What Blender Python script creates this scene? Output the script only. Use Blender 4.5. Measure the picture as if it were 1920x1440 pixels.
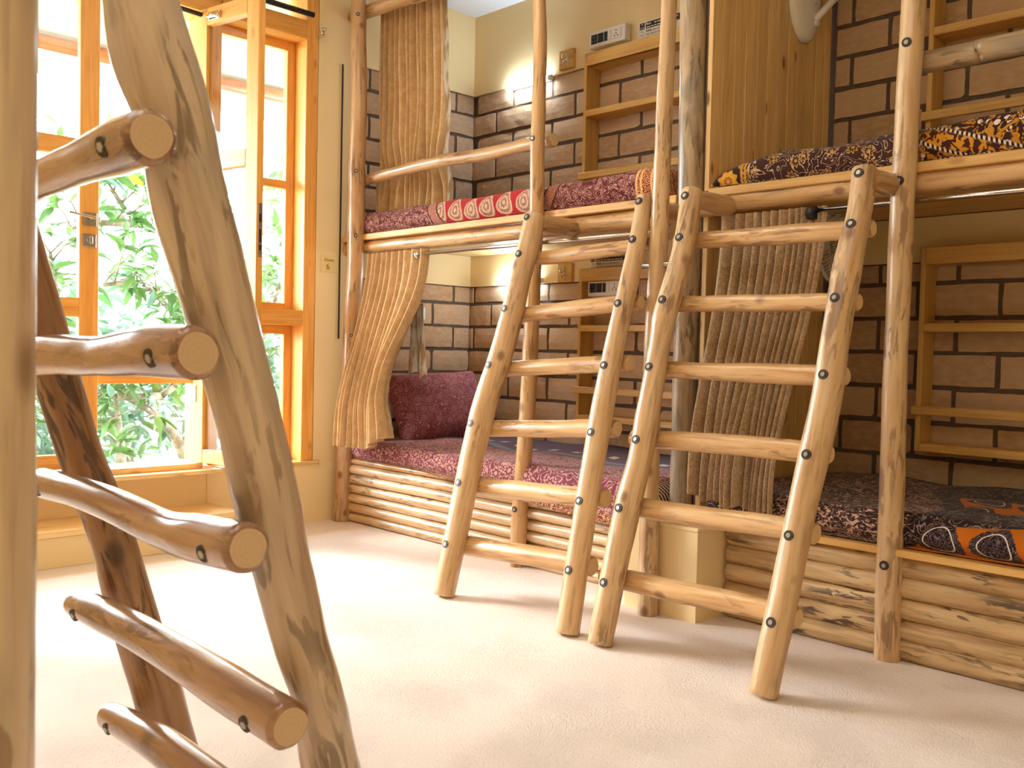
import bpy, bmesh, math, random
from mathutils import Vector, Matrix, Quaternion, noise as mnoise

sc = bpy.context.scene
for o in list(bpy.data.objects):
    bpy.data.objects.remove(o)
COL = sc.collection
PI = math.pi
rnd = random.Random(7)

# ------------------------------------------------------------------ camera, sky, lights, exposure
cam_d = bpy.data.cameras.new('camera')
cam = bpy.data.objects.new('camera', cam_d)
COL.objects.link(cam)
cam.matrix_world = Matrix(((0.71806699, 0.00785563, -0.69592966, 0.0),
                           (-0.69560968, 0.04045058, -0.71728023, 0.0),
                           (0.02251607, 0.99915066, 0.03451067, 1.0),
                           (0, 0, 0, 1)))
cam_d.sensor_width = 36.0
cam_d.lens = 36.0 * 1773.0 / 1920.0
cam_d.clip_start = 0.05
cam_d.dof.use_dof = True
cam_d.dof.focus_distance = 3.1
cam_d.dof.aperture_fstop = 13.0
sc.camera = cam

sc.view_settings.view_transform = 'Standard'
sc.view_settings.look = 'None'
sc.view_settings.gamma = 1.0
sc.view_settings.use_curve_mapping = False
sc.view_settings.exposure = 0.5
sc.cycles.use_denoising = True
sc.cycles.max_bounces = 10
sc.cycles.diffuse_bounces = 6
sc.cycles.transparent_max_bounces = 12
sc.cycles.sample_clamp_indirect = 6.0

SKY = 20.0
wd = bpy.data.worlds.new('sky')
sc.world = wd
wd.use_nodes = True
wd.node_tree.nodes['Background'].inputs[0].default_value = (0.80, 0.91, 1.0, 1)
wd.node_tree.nodes['Background'].inputs[1].default_value = SKY

def area(name, loc, rot, sx, sy, power, col, portal=False):
    l = bpy.data.lights.new(name, 'AREA')
    l.shape = 'RECTANGLE'; l.size = sx; l.size_y = sy; l.energy = power; l.color = col
    o = bpy.data.objects.new(name, l); COL.objects.link(o)
    o.location = loc; o.rotation_euler = rot
    if portal: l.cycles.is_portal = True
    return o
sun_d = bpy.data.lights.new('hazy_sun', 'SUN'); sun_d.energy = 6.0; sun_d.angle = math.radians(16); sun_d.color = (1.0, 0.97, 0.95)
sun = bpy.data.objects.new('hazy_sun', sun_d); COL.objects.link(sun)
sun.rotation_euler = Vector((0.45*0.906, -0.89*0.906, -0.423)).to_track_quat('-Z', 'Y').to_euler()
area('window_portal', (1.6, 4.9, 1.7), (-PI/2, 0, 0), 2.8, 2.8, 1, (1, 1, 1), True)
area('ceiling_fill', (-0.1, 0.9, 3.08), (0, 0, 0), 1.4, 2.2, 21, (1.0, 0.94, 0.9))  # added fill light out of view, brightens the near ladder and bunks
area('ceiling_fill', (1.9, 2.9, 3.08), (0, 0, 0), 1.2, 1.2, 14, (1.0, 0.88, 0.72))  # second added fill, warmer, for the room interior; no fixture modelled

# ------------------------------------------------------------------ helpers: colour, nodes
def srgb(r, g, b):
    f = lambda v: (v/255/12.92) if v/255 <= 0.04045 else ((v/255+0.055)/1.055)**2.4
    return (f(r), f(g), f(b), 1.0)

class NT:
    def __init__(s, name, rough=0.6, spec=0.5):
        s.m = bpy.data.materials.new(name); s.m.use_nodes = True
        s.t = s.m.node_tree; s.N = s.t.nodes; s.b = s.N['Principled BSDF']
        s.set('Roughness', rough); s.b.inputs['Specular IOR Level'].default_value = spec
    def put(s, sock, v):
        if isinstance(v, bpy.types.NodeSocket): s.t.links.new(v, sock)
        elif isinstance(v, (tuple, list)) and sock.type == 'RGBA' and len(v) == 3: sock.default_value = (*v, 1)
        else: sock.default_value = v
    def set(s, k, v): s.put(s.b.inputs[k], v)
    def node(s, ty, props=None, **inp):
        n = s.N.new(ty)
        for k, v in (props or {}).items(): setattr(n, k, v)
        for k, v in inp.items(): s.put(n.inputs[k.replace('_', ' ')], v)
        return n
    def coord(s, which='Object'): return s.node('ShaderNodeTexCoord').outputs[which]
    def rand(s): return s.node('ShaderNodeObjectInfo').outputs['Random']
    def m2(s, op, a, b=0.0, c=None):
        n = s.N.new('ShaderNodeMath'); n.operation = op
        s.put(n.inputs[0], a); s.put(n.inputs[1], b)
        if c is not None: s.put(n.inputs[2], c)
        return n.outputs[0]
    def sm(s, v, lo, hi):
        n = s.N.new('ShaderNodeMapRange'); n.interpolation_type = 'SMOOTHSTEP'
        s.put(n.inputs[0], v); s.put(n.inputs[1], lo); s.put(n.inputs[2], hi)
        return n.outputs[0]
    def vec(s, op, a, b=None, scale=None):
        n = s.N.new('ShaderNodeVectorMath'); n.operation = op
        s.put(n.inputs[0], a)
        if b is not None: s.put(n.inputs[1], b)
        if scale is not None: s.put(n.inputs['Scale'], scale)
        return n.outputs['Value'] if op in ('LENGTH', 'DOT_PRODUCT', 'DISTANCE') else n.outputs[0]
    def xyz(s, v):
        n = s.N.new('ShaderNodeSeparateXYZ'); s.put(n.inputs[0], v); return n.outputs
    def comb(s, x, y, z=0.0):
        n = s.N.new('ShaderNodeCombineXYZ')
        for i, v in enumerate((x, y, z)): s.put(n.inputs[i], v)
        return n.outputs[0]
    def noise(s, v, scale=5, detail=4, rough=0.5, dist=0.0):
        n = s.node('ShaderNodeTexNoise', None, Vector=v, Scale=scale, Detail=detail, Roughness=rough, Distortion=dist)
        return n.outputs[0]
    def mix(s, f, a, b, mode='MIX'):
        n = s.N.new('ShaderNodeMix'); n.data_type = 'RGBA'; n.blend_type = mode
        s.put(n.inputs[0], f); s.put(n.inputs[6], a); s.put(n.inputs[7], b)
        return n.outputs[2]
    def ramp(s, f, stops):
        n = s.N.new('ShaderNodeValToRGB'); s.put(n.inputs[0], f)
        e = n.color_ramp.elements
        while len(e) < len(stops): e.new(0.5)
        for el, (p, c) in zip(e, stops): el.position = p; el.color = c
        return n.outputs[0]
    def bump(s, h, strength=0.3, dist=0.01):
        n = s.node('ShaderNodeBump', None, Height=h, Strength=strength, Distance=dist)
        s.set('Normal', n.outputs[0])

def plain(name, col, rough=0.5, metal=0.0, spec=0.5):
    t = NT(name, rough, spec); t.set('Base Color', col); t.set('Metallic', metal); return t.m

def log_mat(name, light, mid, dark, streak=0.5, rough=0.33, bumpy=0.25, grey=None, coat=0.25):
    t = NT(name, rough)
    off = t.vec('SCALE', (13.0, 7.0, 29.0), scale=t.rand())
    v = t.vec('ADD', t.coord(), off)
    fine = t.noise(t.vec('MULTIPLY', v, (70, 70, 5)), 1, 5, 0.6, 0.3)
    mids = t.noise(t.vec('MULTIPLY', v, (22, 22, 2.2)), 1, 4, 0.55, 0.6)
    big = t.noise(t.vec('MULTIPLY', v, (9, 9, 3.0)), 1, 3, 0.5, 0.5)
    c = t.mix(t.sm(mids, 0.32, 0.68), light, mid)
    if grey is not None:
        c = t.mix(t.m2('MULTIPLY', t.sm(big, 0.45, 0.62), 0.75), c, grey)
    c = t.mix(t.m2('MULTIPLY', t.sm(fine, 0.48, 0.72), 0.42), c, dark)
    st = t.noise(t.vec('MULTIPLY', v, (42, 42, 7.0)), 1, 3, 0.6, 0.8)
    patch = t.sm(t.noise(t.vec('MULTIPLY', v, (7, 7, 4)), 1, 2), 0.44, 0.62)
    c = t.mix(t.m2('MULTIPLY', t.m2('MULTIPLY', t.sm(st, 0.52, 0.58), patch), streak), c, dark)
    # sparse round knots
    kv = t.vec('MULTIPLY', v, (7, 7, 5))
    vo = t.node('ShaderNodeTexVoronoi', None, Vector=kv, Scale=1.0, Randomness=1.0)
    kd = vo.outputs['Distance']
    c = t.mix(t.m2('MULTIPLY', t.m2('SUBTRACT', 1.0, t.sm(kd, 0.05, 0.16)), 0.75), c, dark)
    t.set('Base Color', c)
    t.set('Roughness', t.m2('ADD', rough - 0.06, t.m2('MULTIPLY', fine, 0.16)))
    t.bump(t.m2('ADD', t.m2('MULTIPLY', mids, 0.7), t.m2('MULTIPLY', st, 0.4)), bumpy, 0.004)
    if coat: t.set('Coat Weight', coat); t.set('Coat Roughness', 0.16)
    return t.m

def end_mat(name, a, b):
    t = NT(name, 0.55)
    v = t.coord(); x = t.xyz(v)
    d = t.vec('LENGTH', t.comb(x[0], x[1], 0.0))
    n = t.noise(v, 40, 3)
    ring = t.m2('SINE', t.m2('ADD', t.m2('MULTIPLY', d, 1100.0), t.m2('MULTIPLY', n, 6.0)))
    t.set('Base Color', t.mix(t.m2('MULTIPLY_ADD', ring, 0.07, 0.3), a, b)); return t.m

def plank_mat(name, light, mid, dark, axis=2, rough=0.45, knots=0.5, scale=1.0):
    t = NT(name, rough)
    off = t.vec('SCALE', (11.0, 17.0, 23.0), scale=t.rand())
    v = t.vec('ADD', t.coord(), off)
    sc_ = [26*scale]*3; sc_[axis] = 1.5*scale
    sf = [120*scale]*3; sf[axis] = 5*scale
    g = t.noise(t.vec('MULTIPLY', v, tuple(sc_)), 1, 4, 0.55, 0.9)
    fn = t.noise(t.vec('MULTIPLY', v, tuple(sf)), 1, 3, 0.6)
    c = t.mix(t.sm(g, 0.3, 0.7), light, mid)
    c = t.mix(t.m2('MULTIPLY', t.sm(fn, 0.45, 0.75), 0.28), c, dark)
    ks = [13.0]*3; ks[axis] = 5.0
    vo = t.node('ShaderNodeTexVoronoi', None, Vector=t.vec('MULTIPLY', v, tuple(ks)), Scale=1.0)
    kd = t.m2('ADD', vo.outputs['Distance'], t.m2('MULTIPLY', fn, 0.06))
    pick = t.m2('GREATER_THAN', t.xyz(vo.outputs['Color'])[0], 0.55)
    c = t.mix(t.m2('MULTIPLY', t.m2('MULTIPLY', t.m2('SUBTRACT', 1.0, t.sm(kd, 0.1, 0.24)), pick), knots), c, dark)
    tone = t.m2('MULTIPLY_ADD', t.rand(), 0.22, 0.88)
    c = t.mix(1.0, c, t.comb(tone, tone, tone), 'MULTIPLY')
    t.set('Base Color', c)
    t.bump(fn, 0.12, 0.002)
    return t.m

# ------------------------------------------------------------------ materials
M = {}
M['log'] = log_mat('peeled_log', srgb(216, 186, 144), srgb(196, 158, 112), srgb(104, 70, 42), 0.62)
M['log_rail'] = log_mat('peeled_log_rail', srgb(214, 176, 126), srgb(196, 152, 98), srgb(112, 70, 42), 0.6, 0.3)
M['log_post'] = log_mat('peeled_log_post', srgb(202, 164, 120), srgb(180, 138, 94), srgb(96, 62, 38), 0.65, 0.3)
M['log_grey'] = log_mat('weathered_log', srgb(196, 172, 140), srgb(160, 134, 100), srgb(78, 58, 36), 0.7, 0.28, 0.3, srgb(132, 122, 104))
M['log_base'] = log_mat('split_log', srgb(208, 178, 130), srgb(176, 140, 94), srgb(76, 52, 32), 0.95, 0.42, 0.4)
M['log_near'] = log_mat('varnished_log', srgb(214, 196, 172), srgb(184, 160, 136), srgb(104, 84, 66), 0.75, 0.3, 0.4, srgb(166, 162, 156), 0.9)
M['log_near_b'] = log_mat('varnished_brown_log', srgb(176, 138, 102), srgb(140, 98, 66), srgb(62, 38, 24), 0.9, 0.3, 0.35, None, 0.4)
M['log_beam'] = log_mat('orange_beam', srgb(178, 112, 70), srgb(156, 88, 50), srgb(88, 50, 30), 0.5)
M['log_beige'] = log_mat('beige_log', srgb(226, 206, 178), srgb(208, 182, 150), srgb(126, 94, 66), 0.6, 0.34, 0.25, srgb(176, 164, 140))
M['log_rung'] = log_mat('varnished_rung', srgb(176, 138, 106), srgb(142, 100, 70), srgb(66, 40, 26), 0.6, 0.22, 0.35, None, 1.0)
M['end'] = end_mat('end_grain', srgb(228, 200, 152), srgb(200, 164, 112))
M['end_near'] = end_mat('end_grain_near', srgb(214, 190, 156), srgb(190, 160, 124))
M['pine'] = plank_mat('orange_pine', srgb(232, 174, 92), srgb(218, 152, 66), srgb(150, 88, 30), 2)
M['pine_x'] = plank_mat('orange_pine_rail', srgb(232, 174, 92), srgb(218, 152, 66), srgb(150, 88, 30), 0)
M['pine_y'] = plank_mat('pine_board', srgb(222, 178, 108), srgb(206, 156, 84), srgb(140, 90, 40), 1)
M['shelf'] = plank_mat('shelf_pine', srgb(222, 180, 104), srgb(206, 158, 80), srgb(150, 100, 44), 1, 0.5, 0.3)
M['shelf_z'] = plank_mat('shelf_pine_side', srgb(222, 180, 104), srgb(206, 158, 80), srgb(150, 100, 44), 2, 0.5, 0.3)
M['board'] = plank_mat('pine_panelling', srgb(236, 202, 144), srgb(222, 182, 118), srgb(122, 76, 36), 2, 0.4, 0.9)
M['bright'] = plank_mat('pale_pine', srgb(236, 206, 150), srgb(226, 188, 122), srgb(180, 130, 70), 0, 0.4)
M['steel'] = plain('steel', srgb(176, 172, 164), 0.35, 1.0)
M['chrome'] = plain('chrome', srgb(225, 225, 225), 0.12, 1.0)
M['dark'] = plain('dark_recess', srgb(46, 38, 30), 0.5)
M['black'] = plain('black_plastic', srgb(24, 24, 26), 0.35)
M['white'] = plain('white_plastic', srgb(236, 232, 226), 0.35)
M['paper'] = plain('label_paper', srgb(236, 230, 222), 0.6)
M['brown_print'] = plain('brown_print', srgb(52, 36, 34), 0.6)
M['grey_print'] = plain('grey_print', srgb(150, 140, 138), 0.6)
M['note'] = plain('note_paper', srgb(232, 208, 144), 0.8)
M['ink'] = plain('pencil_ink', srgb(120, 96, 48), 0.8)

t = NT('cream_plaster', 0.75, 0.3)
v = t.coord()
t.set('Base Color', t.mix(t.noise(v, 3.0, 4), srgb(240, 218, 170), srgb(234, 210, 158)))
t.bump(t.noise(v, 160, 3), 0.12, 0.003); M['plaster'] = t.m
t = NT('ceiling_paint', 0.8, 0.2)
t.set('Base Color', srgb(222, 226, 232)); M['ceiling'] = t.m
t = NT('mortar', 0.9, 0.2); v = t.coord()
t.set('Base Color', t.mix(t.noise(v, 30, 3), srgb(112, 96, 84), srgb(84, 70, 60)))
t.bump(t.noise(v, 60, 4), 0.6, 0.006); M['mortar'] = t.m
t = NT('mud_brick', 0.85, 0.25)
v = t.vec('ADD', t.coord(), t.vec('SCALE', (5, 9, 13), scale=t.rand()))
c = t.mix(t.rand(), srgb(202, 172, 140), srgb(182, 148, 114))
c = t.mix(t.m2('MULTIPLY', t.sm(t.noise(v, 7, 4), 0.35, 0.7), 0.5), c, srgb(208, 182, 152))
vo = t.node('ShaderNodeTexVoronoi', None, Vector=v, Scale=34.0)
pit = t.m2('SUBTRACT', 1.0, t.sm(vo.outputs['Distance'], 0.06, 0.14))
c = t.mix(t.m2('MULTIPLY', pit, t.m2('GREATER_THAN', t.xyz(vo.outputs['Color'])[0], 0.8)), c, srgb(96, 74, 56))
t.set('Base Color', c); t.bump(t.noise(v, 55, 5, 0.65), 0.35, 0.005); M['brick'] = t.m

t = NT('trowelled_floor', 0.62, 0.35); v = t.coord()
cl = t.noise(v, 2.2, 4)
c = t.mix(t.sm(cl, 0.3, 0.7), srgb(236, 225, 216), srgb(228, 214, 203))
tro = t.noise(t.vec('MULTIPLY', t.vec('ADD', v, t.vec('SCALE', t.node('ShaderNodeTexNoise', None, Vector=v, Scale=1.6).outputs['Color'], scale=0.5)), (60, 150, 1)), 1, 4, 0.6, 1.5)
mask = t.sm(t.noise(v, 3.4, 3), 0.45, 0.62)
cr = t.m2('MULTIPLY', t.sm(tro, 0.62, 0.7), mask)
c = t.mix(t.m2('MULTIPLY', cr, 0.55), c, srgb(166, 146, 130))
t.set('Base Color', c)
t.bump(t.m2('ADD', t.m2('MULTIPLY', t.noise(v, 140, 4, 0.6), 0.6), t.m2('MULTIPLY', tro, t.m2('MULTIPLY', mask, -1.2))), 0.75, 0.005)
M['floor'] = t.m

t = NT('velvet_curtain', 0.85, 0.15); v = t.coord()
n1 = t.noise(v, 22, 5, 0.65); n2 = t.noise(v, 130, 4, 0.6)
c = t.mix(t.sm(n1, 0.3, 0.7), srgb(200, 166, 120), srgb(182, 146, 102))
c = t.mix(t.m2('MULTIPLY', t.sm(n2, 0.48, 0.68), 0.35), c, srgb(138, 104, 70))
t.set('Base Color', c); t.set('Sheen Weight', 0.25); t.bump(n2, 0.25, 0.002); M['curtain'] = t.m
t = NT('velvet_curtain_grey', 0.85, 0.15); v = t.coord()
n1 = t.noise(v, 22, 5, 0.65); n2 = t.noise(v, 130, 4, 0.6)
c = t.mix(t.sm(n1, 0.3, 0.7), srgb(200, 172, 138), srgb(178, 150, 118))
c = t.mix(t.m2('MULTIPLY', t.sm(n2, 0.42, 0.66), 0.5), c, srgb(112, 88, 66))
t.set('Base Color', c); t.set('Sheen Weight', 0.25); t.bump(n2, 0.25, 0.002); M['curtain2'] = t.m
t = NT('curtain_lining', 0.8, 0.2); v = t.coord()
t.set('Base Color', t.mix(t.sm(t.noise(t.vec('MULTIPLY', v, (40, 40, 9)), 1, 4), 0.4, 0.6), srgb(192, 184, 168), srgb(150, 122, 88))); M['lining'] = t.m

# glass: clear with a thin reflection
t = NT('window_glass', 0.0)
tr = t.N.new('ShaderNodeBsdfTransparent'); tr.inputs[0].default_value = (0.98, 0.98, 0.98, 1)
gl = t.N.new('ShaderNodeBsdfGlossy'); gl.inputs['Roughness'].default_value = 0.02
lw = t.N.new('ShaderNodeLayerWeight'); lw.inputs[0].default_value = 0.5
fac = t.m2('MULTIPLY_ADD', t.m2('POWER', lw.outputs['Facing'], 5.0), 0.5, 0.03)
mx = t.N.new('ShaderNodeMixShader')
t.t.links.new(fac, mx.inputs[0]); t.t.links.new(tr.outputs[0], mx.inputs[1]); t.t.links.new(gl.outputs[0], mx.inputs[2])
t.t.links.new(mx.outputs[0], t.N['Material Output'].inputs[0]); M['glass'] = t.m
t = NT('led_tube'); t.set('Base Color', (1, 1, 1, 1)); t.set('Emission Color', (0.74, 0.88, 1, 1)); t.set('Emission Strength', 58.0); M['led'] = t.m

def leaf_mat(name, a, b, tl=0.35):
    t = NT(name, 0.38)
    c = t.mix(t.rand(), a, b)
    c = t.mix(t.m2('MULTIPLY', t.noise(t.coord(), 9, 2), 0.4), c, b)
    t.set('Base Color', c)
    ts = t.N.new('ShaderNodeBsdfTranslucent'); t.t.links.new(c, ts.inputs[0])
    mx = t.N.new('ShaderNodeMixShader'); mx.inputs[0].default_value = tl
    t.t.links.new(t.b.outputs[0], mx.inputs[1]); t.t.links.new(ts.outputs[0], mx.inputs[2])
    t.t.links.new(mx.outputs[0], t.N['Material Output'].inputs[0]); return t.m
M['leaf'] = leaf_mat('green_leaf', srgb(98, 130, 66), srgb(72, 110, 58))
M['leaf2'] = leaf_mat('blue_green_leaf', srgb(120, 142, 132), srgb(96, 126, 108))
M['leaf3'] = leaf_mat('yellow_leaf', srgb(196, 170, 50), srgb(180, 156, 70))
M['hedge'] = leaf_mat('hedge_leaf', srgb(104, 126, 98), srgb(82, 108, 84))
t = NT('pale_bark', 0.8); v = t.coord()
t.set('Base Color', t.mix(t.sm(t.noise(v, 14, 4), 0.35, 0.65), srgb(150, 140, 122), srgb(104, 90, 70))); t.bump(t.noise(v, 40, 4), 0.4, 0.01); M['bark'] = t.m
t = NT('garden_soil', 0.9); v = t.coord()
t.set('Base Color', t.mix(t.sm(t.noise(v, 3, 5), 0.4, 0.6), srgb(180, 178, 166), srgb(120, 140, 100))); M['soil'] = t.m
t = NT('porch_board', 0.8); v = t.coord()
t.set('Base Color', t.mix(t.noise(v, 4, 3), srgb(206, 198, 184), srgb(188, 178, 160))); M['porch'] = t.m

# ------------------------------------------------------------------ block-printed cloths (colour only), UV in metres: u along the bed, v across
def cloth(name, kind):
    t = NT(name, 0.8, 0.15)
    uv = t.coord('UV'); X = t.xyz(uv); u, w = X[0], X[1]
    wob = t.vec('SCALE', t.vec('SUBTRACT', t.node('ShaderNodeTexNoise', None, Vector=uv, Scale=9.0, Detail=2.0).outputs['Color'], (0.5, 0.5, 0.5)), scale=0.05)
    p = t.vec('ADD', uv, wob)
    def scroll(freq, k, width):
        n = t.noise(p, freq, 2, 0.5, 1.2)
        s_ = t.m2('ABSOLUTE', t.m2('SINE', t.m2('MULTIPLY', n, k)))
        return t.m2('SUBTRACT', 1.0, t.sm(s_, width*0.5, width))
    def cells(scale, rand, stretch=(1, 1, 1), off=(0, 0, 0)):
        q = t.vec('MULTIPLY', t.vec('ADD', uv, off), stretch)
        vo = t.node('ShaderNodeTexVoronoi', {'voronoi_dimensions': '2D'}, Vector=q, Scale=scale, Randomness=rand)
        loc = t.vec('SUBTRACT', t.vec('SCALE', q, scale=scale), t.vec('SCALE', vo.outputs['Position'], scale=scale))
        l = t.xyz(loc)
        return vo, l[0], l[1]
    def flower(scale, rand, petals, r0):
        vo, x, y = cells(scale, rand)
        r = t.m2('SQRT', t.m2('ADD', t.m2('MULTIPLY', x, x), t.m2('MULTIPLY', y, y)))
        a = t.m2('ARCTAN2', y, x)
        rr = t.m2('MULTIPLY', r, t.m2('ADD', 1.0, t.m2('MULTIPLY', t.m2('COSINE', t.m2('MULTIPLY', a, float(petals))), 0.22)))
        return rr, r, vo
    def paisley(scale, rand, stretch, off=(0, 0, 0)):
        vo, x, y = cells(scale, rand, stretch, off)
        x2 = t.m2('ADD', x, t.m2('MULTIPLY', t.m2('MULTIPLY', y, y), 0.9))
        tp = t.m2('SUBTRACT', 1.0, t.m2('MULTIPLY', y, 0.9))
        x3 = t.m2('DIVIDE', x2, t.m2('MAXIMUM', tp, 0.25))
        r = t.m2('SQRT', t.m2('ADD', t.m2('MULTIPLY', x3, x3), t.m2('MULTIPLY', y, y)))
        return r
    def band(val, lo, hi):  # soft 1 inside lo..hi
        return t.m2('MULTIPLY', t.sm(val, lo-0.004, lo+0.004), t.m2('SUBTRACT', 1.0, t.sm(val, hi-0.004, hi+0.004)))
    def rings(r, k, width=0.5):
        s_ = t.m2('SINE', t.m2('MULTIPLY', r, k)); return t.sm(s_, width-0.25, width+0.25)
    if kind == 'pillow':
        base = t.mix(t.noise(uv, 6, 2), srgb(146, 80, 90), srgb(122, 60, 70))
        f, r, vo = flower(13, 0.7, 7, .3)
        ln = t.m2('MAXIMUM', t.m2('MULTIPLY', scroll(17, 26, 0.34), t.sm(f, 0.3, 0.36)), t.m2('MULTIPLY', rings(f, 44, 0.55), t.m2('SUBTRACT', 1.0, t.sm(f, 0.28, 0.32))))
        c = t.mix(t.m2('MULTIPLY', ln, 0.7), base, srgb(206, 166, 166))
    elif kind == 'red':      # upper left bed
        base = t.mix(t.noise(uv, 6, 2), srgb(104, 36, 40), srgb(84, 26, 32))
        f, r, vo = flower(24, 0.9, 6, .3)
        ln = t.m2('MAXIMUM', scroll(19, 24, 0.42), t.m2('MULTIPLY', rings(f, 30, 0.4), t.m2('SUBTRACT', 1.0, t.sm(f, 0.26, 0.3))))
        c = t.mix(t.m2('MULTIPLY', ln, 0.72), base, srgb(206, 160, 142))
        # red paisley field with a curved border
        d = t.m2('SQRT', t.m2('ADD', t.m2('POWER', t.m2('MULTIPLY', t.m2('SUBTRACT', u, 3.42), 1.0), 2.0), t.m2('POWER', t.m2('MULTIPLY', t.m2('SUBTRACT', w, 0.17), 1.7), 2.0)))
        inside = t.m2('SUBTRACT', 1.0, t.sm(d, 0.395, 0.4))
        pr = paisley(8.2, 0.1, (1.0, 0.85, 1), (0, 0.055, 0))
        red = t.mix(t.noise(uv, 5, 2), srgb(186, 40, 46), srgb(160, 26, 34))
        fr = t.m2('ADD', pr, t.m2('MULTIPLY', t.noise(uv, 120, 2), 0.08))
        bl = t.m2('SUBTRACT', 1.0, t.sm(fr, 0.45, 0.48))
        pc = t.mix(t.m2('MULTIPLY', t.m2('MAXIMUM', rings(pr, 38, 0.3), scroll(60, 22, 0.6)), 0.9), srgb(140, 84, 72), srgb(206, 178, 152))
        c = t.mix(inside, c, t.mix(bl, red, pc))
        bd = band(d, 0.4, 0.47)
        bf, br, _ = flower(30, 0.15, 6, .3)
        c = t.mix(bd, c, t.mix(rings(bf, 26, 0.3), srgb(120, 44, 44), srgb(214, 160, 132)))
        c = t.mix(t.m2('MAXIMUM', band(d, 0.395, 0.405), band(d, 0.467, 0.475)), c, srgb(60, 22, 24))
        # orange end border near the head of the next bed
        ob = band(u, 2.2, 2.5)
        bb, b2, _ = flower(15, 0.2, 8, .3)
        c = t.mix(ob, c, t.mix(rings(bb, 30, 0.1), srgb(112, 32, 34), srgb(214, 150, 92)))
        for k in (2.5, 2.475, 2.42): c = t.mix(band(u, k-0.005, k+0.005), c, srgb(226, 178, 120))
    elif kind == 'brown':    # upper right bed
        base = t.mix(t.noise(uv, 12, 3), srgb(78, 42, 30), srgb(42, 24, 22))
        c = t.mix(t.m2('MULTIPLY', scroll(13, 24, 0.3), 0.85), base, srgb(206, 176, 150))
        f, r, vo = flower(13, 0.9, 9, .3)
        fl = t.m2('MULTIPLY', rings(f, 34, 0.45), t.m2('SUBTRACT', 1.0, t.sm(f, 0.3, 0.34)))
        c = t.mix(t.m2('MULTIPLY', fl, 0.85), c, srgb(196, 150, 70))
        # yellow end band with one large flower
        yb = t.sm(u, 2.0, 2.006)
        gx = t.m2('SUBTRACT', u, 2.06); gy = t.m2('SUBTRACT', w, 0.06)
        gr = t.m2('SQRT', t.m2('ADD', t.m2('MULTIPLY', gx, gx), t.m2('MULTIPLY', gy, gy)))
        ga = t.m2('ARCTAN2', gy, gx)
        gq = t.m2('MULTIPLY', gr, t.m2('ADD', 1.0, t.m2('MULTIPLY', t.m2('COSINE', t.m2('MULTIPLY', ga, 8.0)), 0.12)))
        fc = t.ramp(t.m2('MULTIPLY', gq, 10.0), [(0.0, srgb(220, 170, 90)), (0.14, srgb(150, 76, 30)), (0.2, srgb(222, 160, 52)), (0.38, srgb(206, 140, 36)), (0.42, srgb(40, 24, 24)), (0.7, srgb(52, 30, 30)), (0.74, srgb(190, 130, 44))])
        fc = t.mix(t.m2('MULTIPLY', t.sm(gq, 0.075, 0.078), scroll(20, 18, 0.4)), fc, srgb(60, 36, 28))
        c = t.mix(yb, c, fc)
        for k in (2.0, 1.985): c = t.mix(band(u, k-0.004, k+0.004), c, srgb(204, 146, 52))
        # mustard floral border sweeping over the near end
        dd = t.m2('ADD', t.m2('MULTIPLY', u, -0.42), t.m2('MULTIPLY', w, 1.0))
        my = t.sm(u, 1.38, 1.3)
        my = t.m2('MULTIPLY', my, t.sm(dd, -0.56, -0.55))
        ve2 = t.node('ShaderNodeTexVoronoi', {'voronoi_dimensions': '2D'}, Vector=p, Scale=30.0)
        hue = t.xyz(ve2.outputs['Color'])[0]
        nz = t.noise(p, 34, 2, 0.5, 1.6)
        mc = t.mix(t.sm(nz, 0.51, 0.54), srgb(54, 28, 24), srgb(186, 126, 36))
        fl2 = t.m2('MULTIPLY', t.m2('SUBTRACT', 1.0, t.sm(t.m2('ADD', ve2.outputs['Distance'], t.m2('MULTIPLY', nz, 0.3)), 0.36, 0.42)), t.m2('GREATER_THAN', hue, 0.45))
        mc = t.mix(fl2, mc, t.mix(t.sm(nz, 0.5, 0.54), srgb(226, 208, 192), srgb(60, 34, 32)))
        mc = t.mix(band(dd, -0.46, -0.39), mc, t.mix(t.sm(nz, 0.47, 0.5), srgb(204, 142, 38), srgb(70, 34, 28)))
        c = t.mix(my, c, mc)
        for k in (-0.52, -0.46, -0.39):
            dots = t.m2('GREATER_THAN', t.m2('SINE', t.m2('MULTIPLY', u, 420.0)), 0.0)
            c = t.mix(t.m2('MULTIPLY', my, band(dd, k, k+0.012)), c, t.mix(dots, srgb(40, 22, 22), srgb(222, 206, 190)))
    elif kind == 'maroon':   # lower left bed
        base = t.mix(t.noise(uv, 5, 2), srgb(140, 70, 84), srgb(108, 46, 60))
        f, r, vo = flower(9, 0.5, 8, .3)
        ln = t.m2('MAXIMUM', t.m2('MULTIPLY', scroll(12, 22, 0.62), t.sm(f, 0.34, 0.4)), t.m2('MULTIPLY', rings(f, 30, 0.15), t.m2('SUBTRACT', 1.0, t.sm(f, 0.34, 0.38))))
        c = t.mix(t.m2('MULTIPLY', ln, 0.75), base, srgb(212, 168, 152))
        # grey-blue border far side
        ww = t.m2('ADD', w, t.m2('MULTIPLY', t.m2('SINE', t.m2('MULTIPLY', u, 9.0)), 0.02))
        far = t.sm(ww, 0.62, 0.63)
        sqv = t.m2('MULTIPLY', t.m2('GREATER_THAN', t.m2('SINE', t.m2('MULTIPLY', u, 42.0)), 0.55), band(ww, 0.78, 0.83))
        fcv = t.mix(sqv, srgb(98, 78, 102), srgb(222, 206, 190))
        tick = t.m2('GREATER_THAN', t.m2('SINE', t.m2('MULTIPLY', u, 260.0)), 0.2)
        fcv = t.mix(band(ww, 0.66, 0.72), fcv, t.mix(tick, srgb(150, 156, 172), srgb(64, 52, 70)))
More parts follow.
